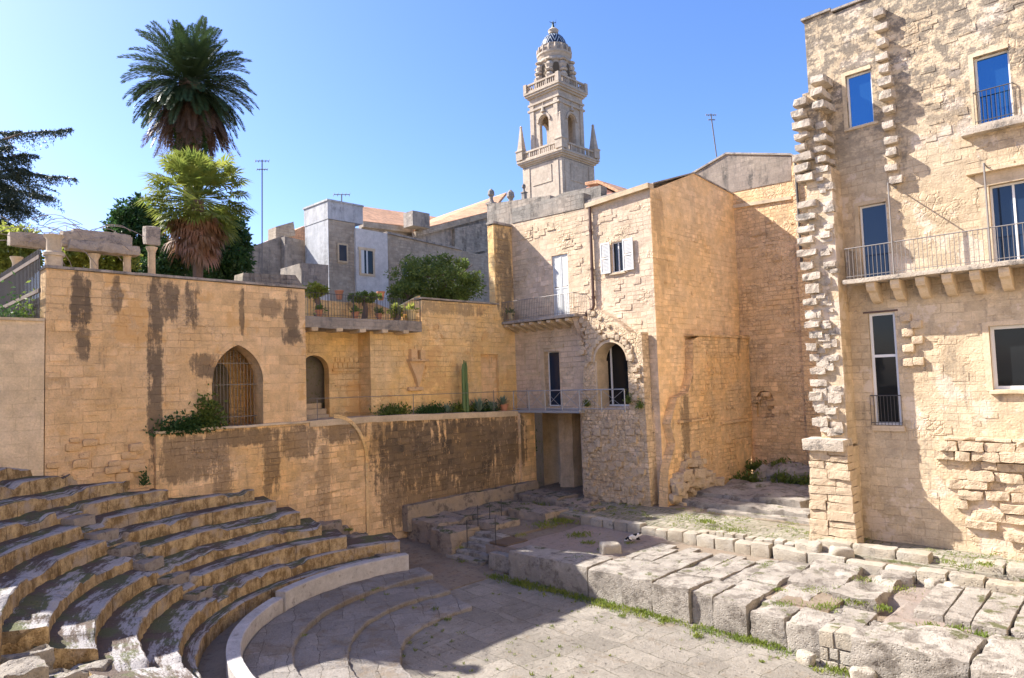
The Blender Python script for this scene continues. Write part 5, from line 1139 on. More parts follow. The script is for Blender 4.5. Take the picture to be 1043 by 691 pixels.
for sx, sy in ((1, -1), (-1, -1), (1, 1), (-1, 1)):
    x, y = TXc+sx*4.55, TYc+sy*4.55; zb = tz(163); bm = BM(); H_ = tz(126)-zb
    lathe(bm, (x, y, zb), [(1.05, 0), (1.05, H_*.22), (1.2, H_*.24), (1.2, H_*.27), (.8, H_*.30), (.55, H_*.55), (.28, H_*.85), (.22, H_*.93), (.3, H_*.95), (.02, H_)], 4, math.pi/4); 
    if (sx, sy) != (-1, 1) and (sx, sy) != (1, -1): pass
    obj('pinnacle', bm, M['tower'], BT)
# octagonal lantern stage
z0, z1 = tz(93), tz(60); bm = BM(); lathe(bm, (TXc, TYc, z0), [(3.1, 0), (3.0, z1-z0)], 8, math.pi/8)
for k in range(8):
    a = math.pi/8+k*math.pi/4; ca, sa = math.cos(a), math.sin(a)
    for zz, r0, h in ((0, 3.65, 1.6), (1.7, 3.5, 1.0), (2.8, 3.6, .6), (3.5, 3.3, 1.2), (4.8, 3.4, .4)): lathe(bm, (TXc+ca*(r0-.35), TYc+sa*(r0-.35), z0+zz), [(.62, 0), (.78, h*.5), (.5, h)], 7)
lathe(bm, (TXc, TYc, z1-.9), [(2.8, 0), (3.1, .3), (3.1, .5), (2.85, .9)], 16)
obj('lantern_stage', bm, M['tower'], BT)
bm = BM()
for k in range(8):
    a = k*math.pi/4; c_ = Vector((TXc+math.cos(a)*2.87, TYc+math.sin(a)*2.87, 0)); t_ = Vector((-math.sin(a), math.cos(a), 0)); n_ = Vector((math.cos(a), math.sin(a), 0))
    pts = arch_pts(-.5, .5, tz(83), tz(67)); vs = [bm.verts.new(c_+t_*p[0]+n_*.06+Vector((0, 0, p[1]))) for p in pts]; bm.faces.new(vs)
obj('opening_shade_panel', bm, M['dark'], BT)  # flat dark panels on the solid stage; the openings' shade is their colour
bm = BM(); zb = tz(60); h = tz(45)-zb; lathe(bm, (TXc, TYc, zb), [(2.75, 0), (2.95, h*.2), (3.15, h*.3), (3.15, h*.42), (2.75, h*.5), (2.65, h*.85), (2.75, h*.95), (2.5, h)], 24)
for k in range(16):
    a = k*math.pi/8; lathe(bm, (TXc+math.cos(a)*2.95, TYc+math.sin(a)*2.95, zb+h*.42), [(.22, 0), (.30, h*.2), (.16, h*.45)], 6)
obj('drum', bm, M['tower'], BT)
t = NT('striped_dome_tiles'); P = t.obj(); s = t.n('SeparateXYZ'); t.l(P, s.inputs[0])
an = t.math('ARCTAN2', t.math('SUBTRACT', s.outputs[1], TYc), t.math('SUBTRACT', s.outputs[0], TXc)); an = t.math('MULTIPLY', an, 8/math.pi*.5)
fr = t.math('ABSOLUTE', t.math('SUBTRACT', t.math('FRACT', an), .5)); st = t.math('FRACT', t.math('ADD', t.math('MULTIPLY', s.outputs[2], .9), t.math('MULTIPLY', fr, 3.6)))
t.col(t.mix(t.math('GREATER_THAN', st, .78), (.02, .03, .06), (.55, .60, .60))); t.b.inputs['Roughness'].default_value = .3
bm = BM(); zb = tz(45.5); h = tz(30)-zb; lathe(bm, (TXc, TYc, zb), [(2.35*math.cos(a_), h*math.sin(a_)) for a_ in [i*math.pi/2/9 for i in range(9)]]+[(.5, h)], 24); obj('dome', bm, t.m, BT, smooth=True)
bm = BM(); zb = tz(31); h = tz(23.5)-zb; lathe(bm, (TXc, TYc, zb), [(.6, 0), (.9, h*.15), (.85, h*.4), (1.0, h*.6), (.7, h*.85), (.3, h)], 12); obj('finial', bm, M['tower'], BT, smooth=True)
bm = BM(); zb = tz(24); k_ = (tz(16)-zb)/1.6
lathe(bm, (TXc, TYc, zb), [(.35*k_, 0), (.30*k_, .4*k_), (.2*k_, .9*k_), (.28*k_, 1.2*k_), (.08*k_, 1.3*k_), (.13*k_, 1.42*k_), (.1*k_, 1.58*k_), (.02*k_, 1.62*k_)], 10)
tube(bm, (TXc, TYc, zb+1.15*k_), (TXc-.5*k_, TYc-.5*k_, zb+1.5*k_), .07*k_, 5); tube(bm, (TXc, TYc, zb+1.15*k_), (TXc+.45*k_, TYc+.45*k_, zb+1.35*k_), .07*k_, 5); tube(bm, (TXc+.4*k_, TYc+.4*k_, zb+.6*k_), (TXc+.45*k_, TYc+.45*k_, zb+1.9*k_), .035*k_, 5)
obj('statue', bm, M['bronze'], BT, smooth=True)
# roof pinnacles between church and house
for u, v0, v1, D, lab in ((501, 222, 192, 50, 'dark stone roof pillar with a cross-like top at the corner of the church roof'), (521, 228, 193, 44, 'grey square roof pillar with a ball on top at the left of the grey parapet'), (534, 205, 187, 60, 'double curled chimney pot on a small gable before the bell tower')):
    a, b = at_d(u, v0, D), at_d(u, v1, D); h = b.z-a.z; s = h*.085
    bm = BM(); box(bm, a.x-s*1.3, a.x+s*1.3, a.y-s*1.3, a.y+s*1.3, a.z-2, a.z+h*.45); box(bm, a.x-s*1.7, a.x+s*1.7, a.y-s*1.7, a.y+s*1.7, a.z+h*.451, a.z+h*.52); lathe(bm, (a.x, a.y, a.z+h*.52), [(s*1.2, 0), (s*.7, h*.12), (s*.8, h*.2), (s*1.4, h*.27), (s*1.2, h*.4), (s*.3, h*.48)], 10)
    tag(obj('roof_pillar', bm, M['oldgrey']), lab, 'roof pillar')
q = PX(-33, [(504, 230), (505, 196), (524, 192), (524, 230)]); 
bm = BM(); p = PY(31.0, [(497, 232), (497, 208), (560, 199), (560, 232)]); panel(bm, 'y', 31.0, p, (), 1.0); tag(obj('roof_wall', bm, M['parapet']), 'grey roof wall behind the left end of the house parapet', 'wall')
# antennas
def antenna(u, v0, v1, D, lab, els, side=1, lean=0):
    a, b = at_d(u, v0, D), at_d(u+lean, v1, D); t = thing('antenna', lab, 'antenna', tuple(a)); bm = BM(); r_ = .0009*D; tube(bm, a, b, r_, 5); obj('mast', bm, M['rail'], t)
    bm = BM(); up = (b-a).normalized(); rt = VR*side
    for f_, L in els:
        p = a+(b-a)*f_; tube(bm, p-rt*L*.5, p+rt*L*.5, r_*.7, 4)
        for j in range(5): q = p+rt*L*(j/4-.5); d_ = (up*.4+VF.cross(up)*.1)*L*.28; tube(bm, q-d_, q+d_, r_*.5, 4)
    obj('aerial', bm, M['rail'], t)
antenna(267, 285, 163, 46, 'tall thin television mast with two small aerials left of the grey house', ((.99, .9), (.92, .7)))
antenna(348, 206, 198, 48, 'short roof aerial on the grey house', ((.95, 1.1),))
antenna(730, 160, 116, 42, 'slightly leaning television mast rising over the grey gable', ((.97, .6), (.86, .4)), lean=-6)
# ================================================================ PLANTS
class Leaves:
    def __init__(s): s.V = []; s.F = []
    def quad(s, p, d, w, n):
        """leaf from p along d, width w, facing n"""
        t = d.cross(n)
        if t.length < 1e-6: t = d.orthogonal()
        t = t.normalized()*w*.5; k = len(s.V)
        s.V += [tuple(p-t*.3), tuple(p+d*.5-t), tuple(p+d), tuple(p+d*.5+t)]; s.F.append((k, k+1, k+2, k+3))
    def build(s, name, mat, parent=None): return raw(name, s.V, s.F, mat, parent)
def rv(r): 
    while True:
        v = Vector((r.uniform(-1, 1), r.uniform(-1, 1), r.uniform(-1, 1)))
        if .05 < v.length < 1: return v.normalized()
def crown(L, r, c, radii, clumps, per, size, flat=.3):
    c = Vector(c)
    for _ in range(clumps):
        d = rv(r); f = r.uniform(.35, 1.0)**.5; f *= r.choice((1, 1, 1, .9, 1.14)); q = c+Vector((d.x*radii[0], d.y*radii[1], d.z*radii[2]))*f
        cr = r.uniform(.12, .26)*min(radii)*1.2
        for _ in range(per):
            e = rv(r); p = q+e*cr*r.uniform(.3, 1); dd = (e+rv(r)*.8+Vector((0, 0, -.2))).normalized()*size*r.uniform(.7, 1.4)
            L.quad(p, dd, size*r.uniform(.4, .7), (rv(r)+e*.5))
def tree(name, lab, cat, base, c, radii, clumps, per, size, mat, seed, trunk=.15, group=None):
    r = random.Random(seed); t = thing(name, lab, cat, base, group)
    bm = BM(); b = Vector(base); c = Vector(c); path_tube(bm, [b-Vector((0, 0, .3)), b+(c-b)*.4+Vector((.1, .05, 0)), c], [trunk, trunk*.8, trunk*.4], 7)
    for _ in range(6): path_tube(bm, [b+(c-b)*r.uniform(.4, .9), c+rv(r)*min(radii)*.4, c+Vector((rv(r).x*radii[0], rv(r).y*radii[1], rv(r).z*radii[2]))*.8], [trunk*.45, trunk*.3, trunk*.1], 5)
    obj('trunk', bm, M['bark'], t); L = Leaves(); crown(L, r, c, radii, clumps, per, size); L.build('crown', M[mat], t); return t
# ---- date palm
DPX = -42.0
pc = at_x(194, 84, DPX); sc_ = (at_x(258, 84, DPX)-at_x(128, 84, DPX)).length/2
DP = thing('date_palm', 'tall dark date palm with a round shaggy crown above everything else', 'palm tree', (pc.x, pc.y, 9.6))
bm = BM(); rr_ = random.Random(2); n = 26; pts = [(pc.x, pc.y, 9.3+(pc.z-9.3)*i/n) for i in range(n+1)]
path_tube(bm, pts, [.42+.05*(i % 2)+(.25 if i > n-4 else 0) for i in range(n+1)], 10); obj('trunk', bm, M['bark'], DP)
def frond(L, base, az, el, length, droop, nl, lw, r, vshape=.35):
    d0 = Vector((math.cos(az)*math.cos(el), math.sin(az)*math.cos(el), math.sin(el))); p = Vector(base); pts = [p.copy()]; d = d0.copy(); st = length/10
    for i in range(10):
        p = p+d*st; pts.append(p.copy()); d = (d+Vector((0, 0, -droop*(.4+.12*i)))).normalized()
    side = d0.cross(Vector((0, 0, 1))); side = side.normalized() if side.length > .01 else Vector((1, 0, 0))
    for i in range(10):
        a, b = pts[i], pts[i+1]; t = (b-a); L.quad(a, t*1.05, .06, side.cross(t)); L.quad(a, t*1.05, .06, side)
    for i in range(nl):
        f = .12+.88*i/nl; k = min(9, int(f*10)); p = pts[k]+(pts[k+1]-pts[k])*(f*10-k); t = (pts[k+1]-pts[k]).normalized(); up = side.cross(t).normalized()
        ln = lw*(math.sin(math.pi*min(1, f*.9+.1))**.5+.15)
        for s in (-1, 1):
            dd = (side*s*1.0+t*.75+up*(vshape+r.uniform(-.12, .12))+Vector((0, 0, -.22))).normalized()*ln*r.uniform(.85, 1.1); L.quad(p, dd, .055, up)
Lg, Ld = Leaves(), Leaves(); r = random.Random(12)
N = 210
for i in range(N):
    el = rad(88-150*((i+.5)/N)**.85)+r.uniform(-.08, .08); az = i*2.39996+r.uniform(-.35, .35); ln = sc_*(.98 if el < .9 else .88)*r.uniform(.74, 1.05)
    if el < -.75: ln *= .95
    dr = .045+.105*max(0, math.cos(el))*r.uniform(.5, 1.3); dead = el < rad(-44)
    frond(Ld if dead else Lg, (pc.x+.3*math.cos(az), pc.y+.3*math.sin(az), pc.z+.25-.8*(i/N)), az, el, ln, dr, 54, .46*sc_/3.6, r)
for i in range(70):
    az = i*2.4; frond(Ld, (pc.x+.35*math.cos(az), pc.y+.35*math.sin(az), pc.z-.7), az, rad(-44-r.uniform(0, 30)), sc_*r.uniform(.85, 1.12), .02, 34, .4*sc_/3.6, r)
Lg.build('crown', M['frond'], DP); Ld.build('dry_fronds', M['deadfrond'], DP)
L = Leaves(); r = random.Random(3)
for i in range(700):
    a = r.uniform(0, 6.28); z = pc.z-r.uniform(1.5, 5.5); p = Vector((pc.x+.65*math.cos(a), pc.y+.65*math.sin(a), z)); L.quad(p, (rv(r)+Vector((math.cos(a), math.sin(a), -.4))).normalized()*.4, .25, rv(r))
L.build('ivy', M['deep'], DP)
# ---- fan palm
FX = -33.0
fc = at_x(201, 205, FX); fs = (at_x(257, 205, FX)-at_x(146, 205, FX)).length/2
FP = thing('fan_palm', 'fan palm, yellow-green above a brown skirt of dry leaves, in front of the date palm', 'palm tree', (fc.x, fc.y, 9.6))
bm = BM(); path_tube(bm, [(fc.x, fc.y, 9.0), (fc.x+.04, fc.y, 11), (fc.x, fc.y, fc.z)], [.24, .2, .3], 9); obj('trunk', bm, M['bark'], FP)
Lf, Lx = Leaves(), Leaves(); r = random.Random(8)
def fan(L, base, d, plen, R, r, droop=.3):
    d = d.normalized(); side = d.cross(Vector((0, 0, 1))); side = side.normalized() if side.length > .01 else Vector((1, 0, 0)); up = side.cross(d)
    tip = base+d*plen+Vector((0, 0, -.05)); L.quad(base, tip-base, .06, up); L.quad(base, tip-base, .06, side); n = 22
    for i in range(n):
        a = (i/(n-1)-.5)*rad(235)+r.uniform(-.05, .05); e = (d*math.cos(a)+side*math.sin(a)+up*(.16+r.uniform(-.1, .1))).normalized(); ln = R*(1-.22*abs(a)/2)*r.uniform(.88, 1.05)
        m_ = tip+e*ln*.6; k = len(L.V); t = e.cross(up).normalized()*R*.05
        q = m_+(e*.75+Vector((0, 0, -droop))).normalized()*ln*.42
        L.V += [tuple(tip), tuple(m_-t), tuple(q), tuple(m_+t)]; L.F.append((k, k+1, k+2, k+3))
for i in range(130):
    el = rad(86-134*(i/130)**.9)+r.uniform(-.1, .1); az = i*2.39996+r.uniform(-.2, .2); d = Vector((math.cos(az)*math.cos(el), math.sin(az)*math.cos(el), math.sin(el)))
    fan(Lf, Vector((fc.x, fc.y, fc.z+.1)), d, fs*r.uniform(.5, .8)*(1 if el < .9 else .8), fs*r.uniform(.32, .42), r, r.uniform(.2, .7))
for i in range(90):
    el = rad(-28-50*(i/90)); az = i*2.39996; d = Vector((math.cos(az)*math.cos(el), math.sin(az)*math.cos(el), math.sin(el))); f = i/90
    fan(Lx, Vector((fc.x, fc.y, fc.z-.5-.8*f)), d, fs*r.uniform(.22, .52), fs*r.uniform(.3, .48), r, r.uniform(.9, 2.0))
Lf.build('crown', M['fan'], FP); Lx.build('dry_leaves', M['deadfan'], FP)
# ---- trees and shrubs behind the garden wall
def at_tree(name, lab, cat, u, v, X, ru, rv_, mat, seed, clumps, per, size, base_z=9.6, depth=None, group=None):
    c = at_x(u, v, X); s = (at_x(u+10, v, X)-at_x(u-10, v, X)).length/20; q = abs(at_x(u, v+10, X).z-at_x(u, v-10, X).z)/20
    rx = ru*s; return tree(name, lab, cat, (c.x, c.y, base_z), c, (depth or rx*.8, rx*.8, rv_*q), clumps, per, size, mat, seed, .16, group)
at_tree('garden_tree', 'dense dark green tree behind the fan palm, right of its trunk', 'tree', 224, 256, -37, 36, 40, 'deep', 1, 260, 70, .22)
at_tree('garden_tree', 'dark green leafy tree behind the broken end of the pergola', 'tree', 140, 246, -38, 36, 42, 'deep', 2, 220, 65, .22)
at_tree('garden_tree', 'dark green bush low between the pergola and the fan palm', 'bush', 170, 270, -35, 30, 24, 'deep', 3, 90, 60, .2)
at_tree('sunlit_shrub', 'yellow-green hedge-like shrub seen through the pergola columns', 'shrub', 96, 262, -31, 52, 17, 'lime', 4, 230, 60, .15, 9.4)
at_tree('sunlit_shrub', 'yellow-green shrub behind the iron fence at the far left', 'shrub', 16, 258, -34, 34, 26, 'lime', 5, 90, 60, .18, 9.4)
at_tree('round_bush', 'big rounded green bush on the upper garden beside the balcony', 'bush', 448, 287, -29.5, 50, 24, 'bush', 6, 210, 60, .16, 9.5, depth=2.0)
at_tree('trailing_bush', 'looser green bush joined to the left of the big rounded bush', 'bush', 415, 300, -29.0, 22, 11, 'bush', 7, 70, 50, .14, 9.5)
at_tree('small_bush', 'light green leafy plant at the left end of the railing', 'plant', 322, 297, -26.6, 13, 8, 'lime', 8, 40, 40, .12, 10.2)
at_tree('small_bush', 'flat-topped green plant behind the middle of the railing', 'plant', 370, 303, -26.8, 17, 5, 'bush', 9, 50, 40, .11, 10.2)
at_tree('small_bush', 'yellowish plant between the railing bars beside the buff urn', 'plant', 403, 317, -25.8, 7, 10, 'lime', 10, 26, 36, .10, 10.15)
# ---- cedar reaching in from the left
cb = at_x(-75, 215, -41.0); CE = thing('cedar', 'dark cedar reaching into the view from the left with drooping needle branches', 'tree', (cb.x, cb.y, 9))
bm = BM(); path_tube(bm, [(cb.x, cb.y, 8.6), (cb.x, cb.y, cb.z), (cb.x+.2, cb.y, cb.z+6)], [.5, .42, .2], 9); L = Leaves(); r = random.Random(21)
for u0, v0, u1, v1, dz in ((-60, 165, 72, 131, 0), (-60, 190, 76, 182, 0), (-60, 175, 40, 160, 1), (-60, 200, 52, 200, -1), (-60, 215, 30, 215, .5), (-55, 160, 20, 134, -1), (-60, 180, 30, 176, 1.5), (-60, 230, 20, 232, 1), (-60, 205, 12, 190, -1.5), (-60, 190, 10, 150, 1.2), (-60, 220, 14, 206, 0)):
    a = at_x(u0, v0, -41+dz*.6); b = at_x(u1, v1, -41+dz); n = 16; P_ = []
    for i in range(n+1):
        f = i/n; p = a.lerp(b, f); p.z += .35*math.sin(f*3.1)-.05*f+.22*noise.noise(Vector((u1, v1, f*4))); p.y += .25*noise.noise(Vector((v1, f*3, 2))); P_.append(p)
    path_tube(bm, P_, [.09*(1-f_/n)+.012 for f_ in range(n+1)], 5)
    ax = (b-a).normalized(); sd = ax.cross(Vector((0, 0, 1))).normalized()
    for i in range(70):
        f = (i+.5)/70; k = min(n-1, int(f*n)); p = P_[k].lerp(P_[k+1], f*n-k)
        for s in (-1, 1):
            if r.random() < .4: continue
            tl = (1.6*(1-f)**.7+.2)*r.uniform(.25, 1.15); td = (sd*s*.8+ax*.7+Vector((0, 0, -.32+r.uniform(-.25, .18)))).normalized()
            for j in range(11):
                q = p+td*tl*(j/10)+Vector((0, 0, -.38*tl*(j/10)**2))
                for _ in range(3): L.quad(q, (td*.5+rv(r)).normalized()*r.uniform(.10, .19), .04, rv(r))
for _ in range(150):
    u0, v0 = r.uniform(-45, 34), r.uniform(150, 236)
    if u0 > 40-abs(v0-192)*.8: continue
    p = at_x(u0, v0, -41+r.uniform(-1.2, 1.2)); td = Vector((r.uniform(-.4, .4), r.uniform(.3, 1), r.uniform(-.5, .1))).normalized(); tl = r.uniform(.6, 1.7)
    for j in range(26):
        q = p+td*tl*(j/26)+Vector((0, 0, -.3*(j/26)**2))
        for _k in range(4): L.quad(q+rv(r)*.05, (td*.6+rv(r)).normalized()*r.uniform(.11, .21), .04, rv(r))
obj('trunk', bm, M['bark'], CE); L.build('crown', M['cedar'], CE)
# ---- bare vine over the pergola
bm = BM(); r = random.Random(31)
for i in range(34):
    u = r.uniform(8, 100); v = r.uniform(228, 248); p = at_x(u, v, -27.2+r.uniform(-.7, .7)); d = Vector((0, r.choice((-1, 1))*r.uniform(.4, 1), r.uniform(.1, .9))); pts = [p]
    for j in range(7):
        d = (d+Vector((r.uniform(-.3, .3), r.uniform(-.25, .25), -.22))).normalized(); pts.append(pts[-1]+d*r.uniform(.15, .3))
    path_tube(bm, pts, [.012]*8, 4)
tag(obj('bare_vine', bm, M['twig']), 'tangle of bare vine twigs arching over the left pergola beam', 'vine')
# ---- cactus, agaves, pots on the terrace
TX_ = -25.25
def tz_(y): return 5.68-max(0, (y-17)/10)*.3
p = at_x(473, 385, TX_); CA = thing('cactus', 'tall ribbed column cactus against the recess wall', 'cactus', (TX_, p.y, tz_(p.y)))
bm = BM(); zt_ = at_x(473, 367, TX_).z; z0 = tz_(p.y)
for dx, dy, h in ((0, 0, zt_), (.06, -.14, zt_-.2), (-.03, .15, zt_-.05), (.1, .06, zt_-1.0)):
    n = 14; prof = []
    for i in range(9): f = i/8; prof.append(((.085 if i < 8 else .03)*(1-.15*f), (h-z0)*f))
    lathe(bm, (TX_+dx, p.y+dy, z0), prof, 12)
    for v in bm.verts: pass
obj('stem', bm, M['cactus'], CA, smooth=True)
def agave(u, v, R, n, seed, lab, zb=None):
    p = at_x(u, v, TX_); z0 = zb if zb is not None else tz_(p.y); r = random.Random(seed); L = Leaves(); t = thing('agave', lab, 'agave', (TX_, p.y, z0))
    for i in range(n):
        az = i*2.4; el = rad(80-62*(i/n)); d = Vector((math.cos(az)*math.cos(el), math.sin(az)*math.cos(el), math.sin(el))); L.quad(Vector((TX_, p.y, z0)), d*R*r.uniform(.8, 1.05), R*.19, Vector((0, 0, 1)) if el < 1.2 else Vector((1, 0, 0)))
    L.build('leaf_rosette', M['agave'], t)
agave(455, 408, .55, 26, 1, 'small blue-green agave left of the column cactus'); agave(487, 404, .8, 34, 2, 'largest blue-green agave, right of the column cactus'); agave(500, 404, .7, 30, 3, 'blue-green agave with long leaves beside the largest one')
def pot(name, x, y, z, R, h, lab, plant, seed, mat='pot', pl=.3, n=60):
    t = thing(name, lab, 'plant pot', (x, y, z)); bm = BM(); lathe(bm, (x, y, z), [(R*.62, 0), (R*.9, h*.82), (R*1.05, h*.84), (R*1.05, h), (R*.88, h), (R*.84, h*.85)], 14); obj('pot', bm, M[mat], t, smooth=False)
    if plant:
        r = random.Random(seed); L = Leaves()
        for _ in range(n): d = (rv(r)+Vector((0, 0, .9))).normalized(); L.quad(Vector((x, y, z+h*.85))+rv(r)*R*.4+d*pl*r.uniform(0, .6), (d+rv(r)*.4).normalized()*pl*r.uniform(.4, .8), pl*.25, rv(r))
        L.build('plant', M[plant], t)
p = at_x(512, 412, TX_); pot('plant_pot', TX_+.1, p.y, tz_(p.y), .22, .36, 'terracotta pot with a spiky agave at the end of the terrace', None, 0); agave(512, 405, .6, 26, 4, 'spiky agave growing out of the terracotta pot at the terrace end', tz_(p.y)+.32)
SXp = SX-.35; zsl = zt_s = at_x(370, 324.5, SX).z
for u, lab, pl_ in ((325, 'terracotta pot with a sparse plant, leftmost on the garden slab', 'bush'), (362, 'terracotta pot with a sparse plant, middle of the garden slab', 'bush'), (386, 'terracotta pot with taller stems, right of the middle pot on the garden slab', 'bush')):
    p = at_x(u, 320, SXp); pot('plant_pot', SXp, p.y, zsl, .16, .30, lab, pl_, int(u), 'pot', .32)
p = at_x(419, 315, SXp); pot('urn', SXp, p.y, zsl, .28, .55, 'large buff urn with a leafy plant at the right end of the garden slab', 'lime', 5, 'urn', .4, 90)
for u, v, lab in ((346, 299, 'small terracotta pot standing on the low beige wall, left one'), (388.5, 300, 'small terracotta pot standing on the low beige wall, right one')):
    p = at_x(u, v, -27.8); pot('plant_pot', -27.85, p.y, p.z-.28, .2, .42, lab, None, 1)
p = at_y(518, 306, BY+.3); pot('plant_pot', p.x, BY+.45, 10.16, .2, .45, 'buff pot with a small plant in the shaded corner of the small balcony', 'bush', 77, 'urn', .35)
# ---- creepers and weeds as plants
def weeds(name, lab, p, radii, n, size, mat, seed, cat='weeds', group=None, up=.7):
    r = random.Random(seed); L = Leaves(); p = Vector(p)
    for _ in range(n):
        q = p+Vector((r.gauss(0, .45)*radii[0], r.gauss(0, .45)*radii[1], abs(r.gauss(0, .5))*radii[2])); d = (rv(r)+Vector((0, 0, up))).normalized()*size*r.uniform(.5, 1.3); L.quad(q, d, size*r.uniform(.25, .55), rv(r))
    return tag(L.build(name, M[mat]), lab, cat, group)
p = at_x(212, 428, -24.85); weeds('creeper', 'green creeper growing at the left foot of the pointed arch', (-24.85, p.y, 5.65), (.15, .55, .9), 1300, .19, 'bush', 1, 'creeper', up=.1)
p = at_x(188, 430, -24.8); weeds('creeper', 'low trailing green weeds along the ledge left of the pointed arch', (-24.8, p.y, 5.6), (.14, 1.0, .45), 1300, .18, 'deep', 2, 'creeper', up=0)
for i, (u, lab) in enumerate(((402, 'low weeds left part of the terrace foot of the bracket wall'), (440, 'low weeds between the bracket and the cactus'), (470, 'low weeds round the foot of the column cactus'), (495, 'low weeds under the agaves'))):
    p = at_x(u, 412, -25.4); weeds('terrace_weeds', lab, (-25.4, p.y, tz_(p.y)), (.3, .95, .36), 800, .17, 'deep' if i % 2 else 'bush', 10+i, 'weeds', 'weeds on the planted terrace')
p = at_y(549, 449, HY+.2); weeds('hanging_creeper', 'dark creeper hanging in the passage under the footbridge', (p.x-.35, HY+.15, p.z-.5), (.12, .15, .9), 420, .14, 'deep', 20, 'creeper', up=0)
for i, (u, v, X_, s, lab) in enumerate(((640, 405, None, .4, 'weed sprouting on the footbridge edge before the arched door'), (652, 410, None, .3, 'small weed right of the arched door'), (598, 408, None, .25, 'small weed at the left foot of the arch'))):
    p = at_y(u, v+6, RY-.12); weeds('wall_weed', lab, (p.x, RY-.14, p.z), (s*.6, .1, s), 200, .11, 'bush', 30+i)
for i, (u, v, Y_, s, lab) in enumerate(((770, 474, 34.4, .6, 'leafy weeds on the rock heap, left clump'), (797, 476, 34.2, .8, 'leafy weeds on the rock heap, biggest clump in the middle'), (762, 488, 32.8, .8, 'dark weeds low before the rock heap, left'), (800, 487, 32.9, .7, 'dark weeds low before the rock heap, centre'), (825, 490, 32.8, .6, 'dark weeds low beside the pier'))):
    p = at_y(u, v, Y_); weeds('rock_weeds', lab, (p.x, Y_, p.z-.25), (s, .5, s*.6), 420, .22, 'bush', 40+i)
for i, (u, v, X_, lab) in enumerate(((30, 312, -25.6, 'bushy plant with a few red flowers at the far left, before the fence'), (8, 318, -25.5, 'dark plant at the left border below the fence'))):
    p = at_x(u, v, X_); weeds('garden_plant', lab, (X_, p.y, 8.9), (.3, .5, 1.1), 420, .16, 'bush' if i == 0 else 'deep', 50+i, 'plant')
p = at_x(146, 484, -24.7); weeds('wall_weed', 'small green weed in the corner at the end of the eighth seat row', (-24.6, p.y, 3.95), (.12, .12, .5), 120, .13, 'deep', 60)
# ---- grass: blades in many tufts
L = Leaves(); r = random.Random(77)
def tuft(x, y, z, R, n, h):
    for _ in range(n):
        q = Vector((x+r.gauss(0, R*.5), y+r.gauss(0, R*.5), z)); d = (Vector((r.gauss(0, .5), r.gauss(0, .5), 1))).normalized()*h*r.uniform(.4, 1.2); L.quad(q, d, h*r.uniform(.12, .3), rv(r))
x = -18.6
while x < 2:                                    # strip at the foot of the stage
    dens = 1.0 if x > -16.5 else .8
    for _ in range(int(7*max(.15, min(1, .75+1.6*noise.noise(Vector((x*1.1, 3, 0))))))): tuft(x+r.uniform(0, .12), 17.5-(.55 if x > -6.8 else 0)-(.35 if x > -3.4 else 0)+r.gauss(-.06, .17)+.03, -.02, .14, int(10*dens), r.uniform(.07, .17))
    x += .1
L.build('stage_foot_grass', M['grass']); bpy.data.objects['stage_foot_grass']['kind'] = 'stuff'
L = Leaves()
for _ in range(520):                            # joints of the orchestra floor and the low steps
    x, y = r.uniform(-18, 0), r.uniform(7, 17); q = Vector((x, y, 0))
    if noise.noise(q*.5) > -.05: tuft(x, y, -.02, .05, r.randint(6, 20), r.uniform(.04, .10))
for u, v, n_, h_ in ((443, 624, 110, .16), (455, 632, 60, .1), (634, 628, 90, .09), (710, 649, 90, .12), (405, 656, 40, .1), (360, 676, 20, .08), (520, 655, 20, .06), (563, 640, 20, .06), (590, 660, 25, .07), (470, 645, 30, .07)):
    p = at_z(u, v, 0); tuft(p.x, p.y, 0, .16, n_, h_)
for u, v, z_ in ((385, 600, .4), (370, 612, .4), (395, 606, .4), (422, 620, .25), (380, 602, .4), (310, 648, .4), (262, 640, .4), (425, 600, .25)):
    p = at_z(u, v, z_); tuft(p.x, p.y, z_, .08, 30, .08)
L.build('joint_grass', M['grass']); bpy.data.objects['joint_grass']['kind'] = 'stuff'
L = Leaves()
for _ in range(1500):                           # paved strip
    x, y = r.uniform(-19.5, 4), r.uniform(23.5, 26.8); q = Vector((x, y, 3))
    if noise.noise(q*.8)+.4*noise.noise(q*2.1) > (.0 if y < 24.4 else -.12): tuft(x, y, 1.18+.02*(y-23.4)+(.12 if x > -9 and y > 23.9 else 0), .1, 9, r.uniform(.04, .10))
L.build('strip_grass', M['grass']); bpy.data.objects['strip_grass']['kind'] = 'stuff'
L = Leaves()
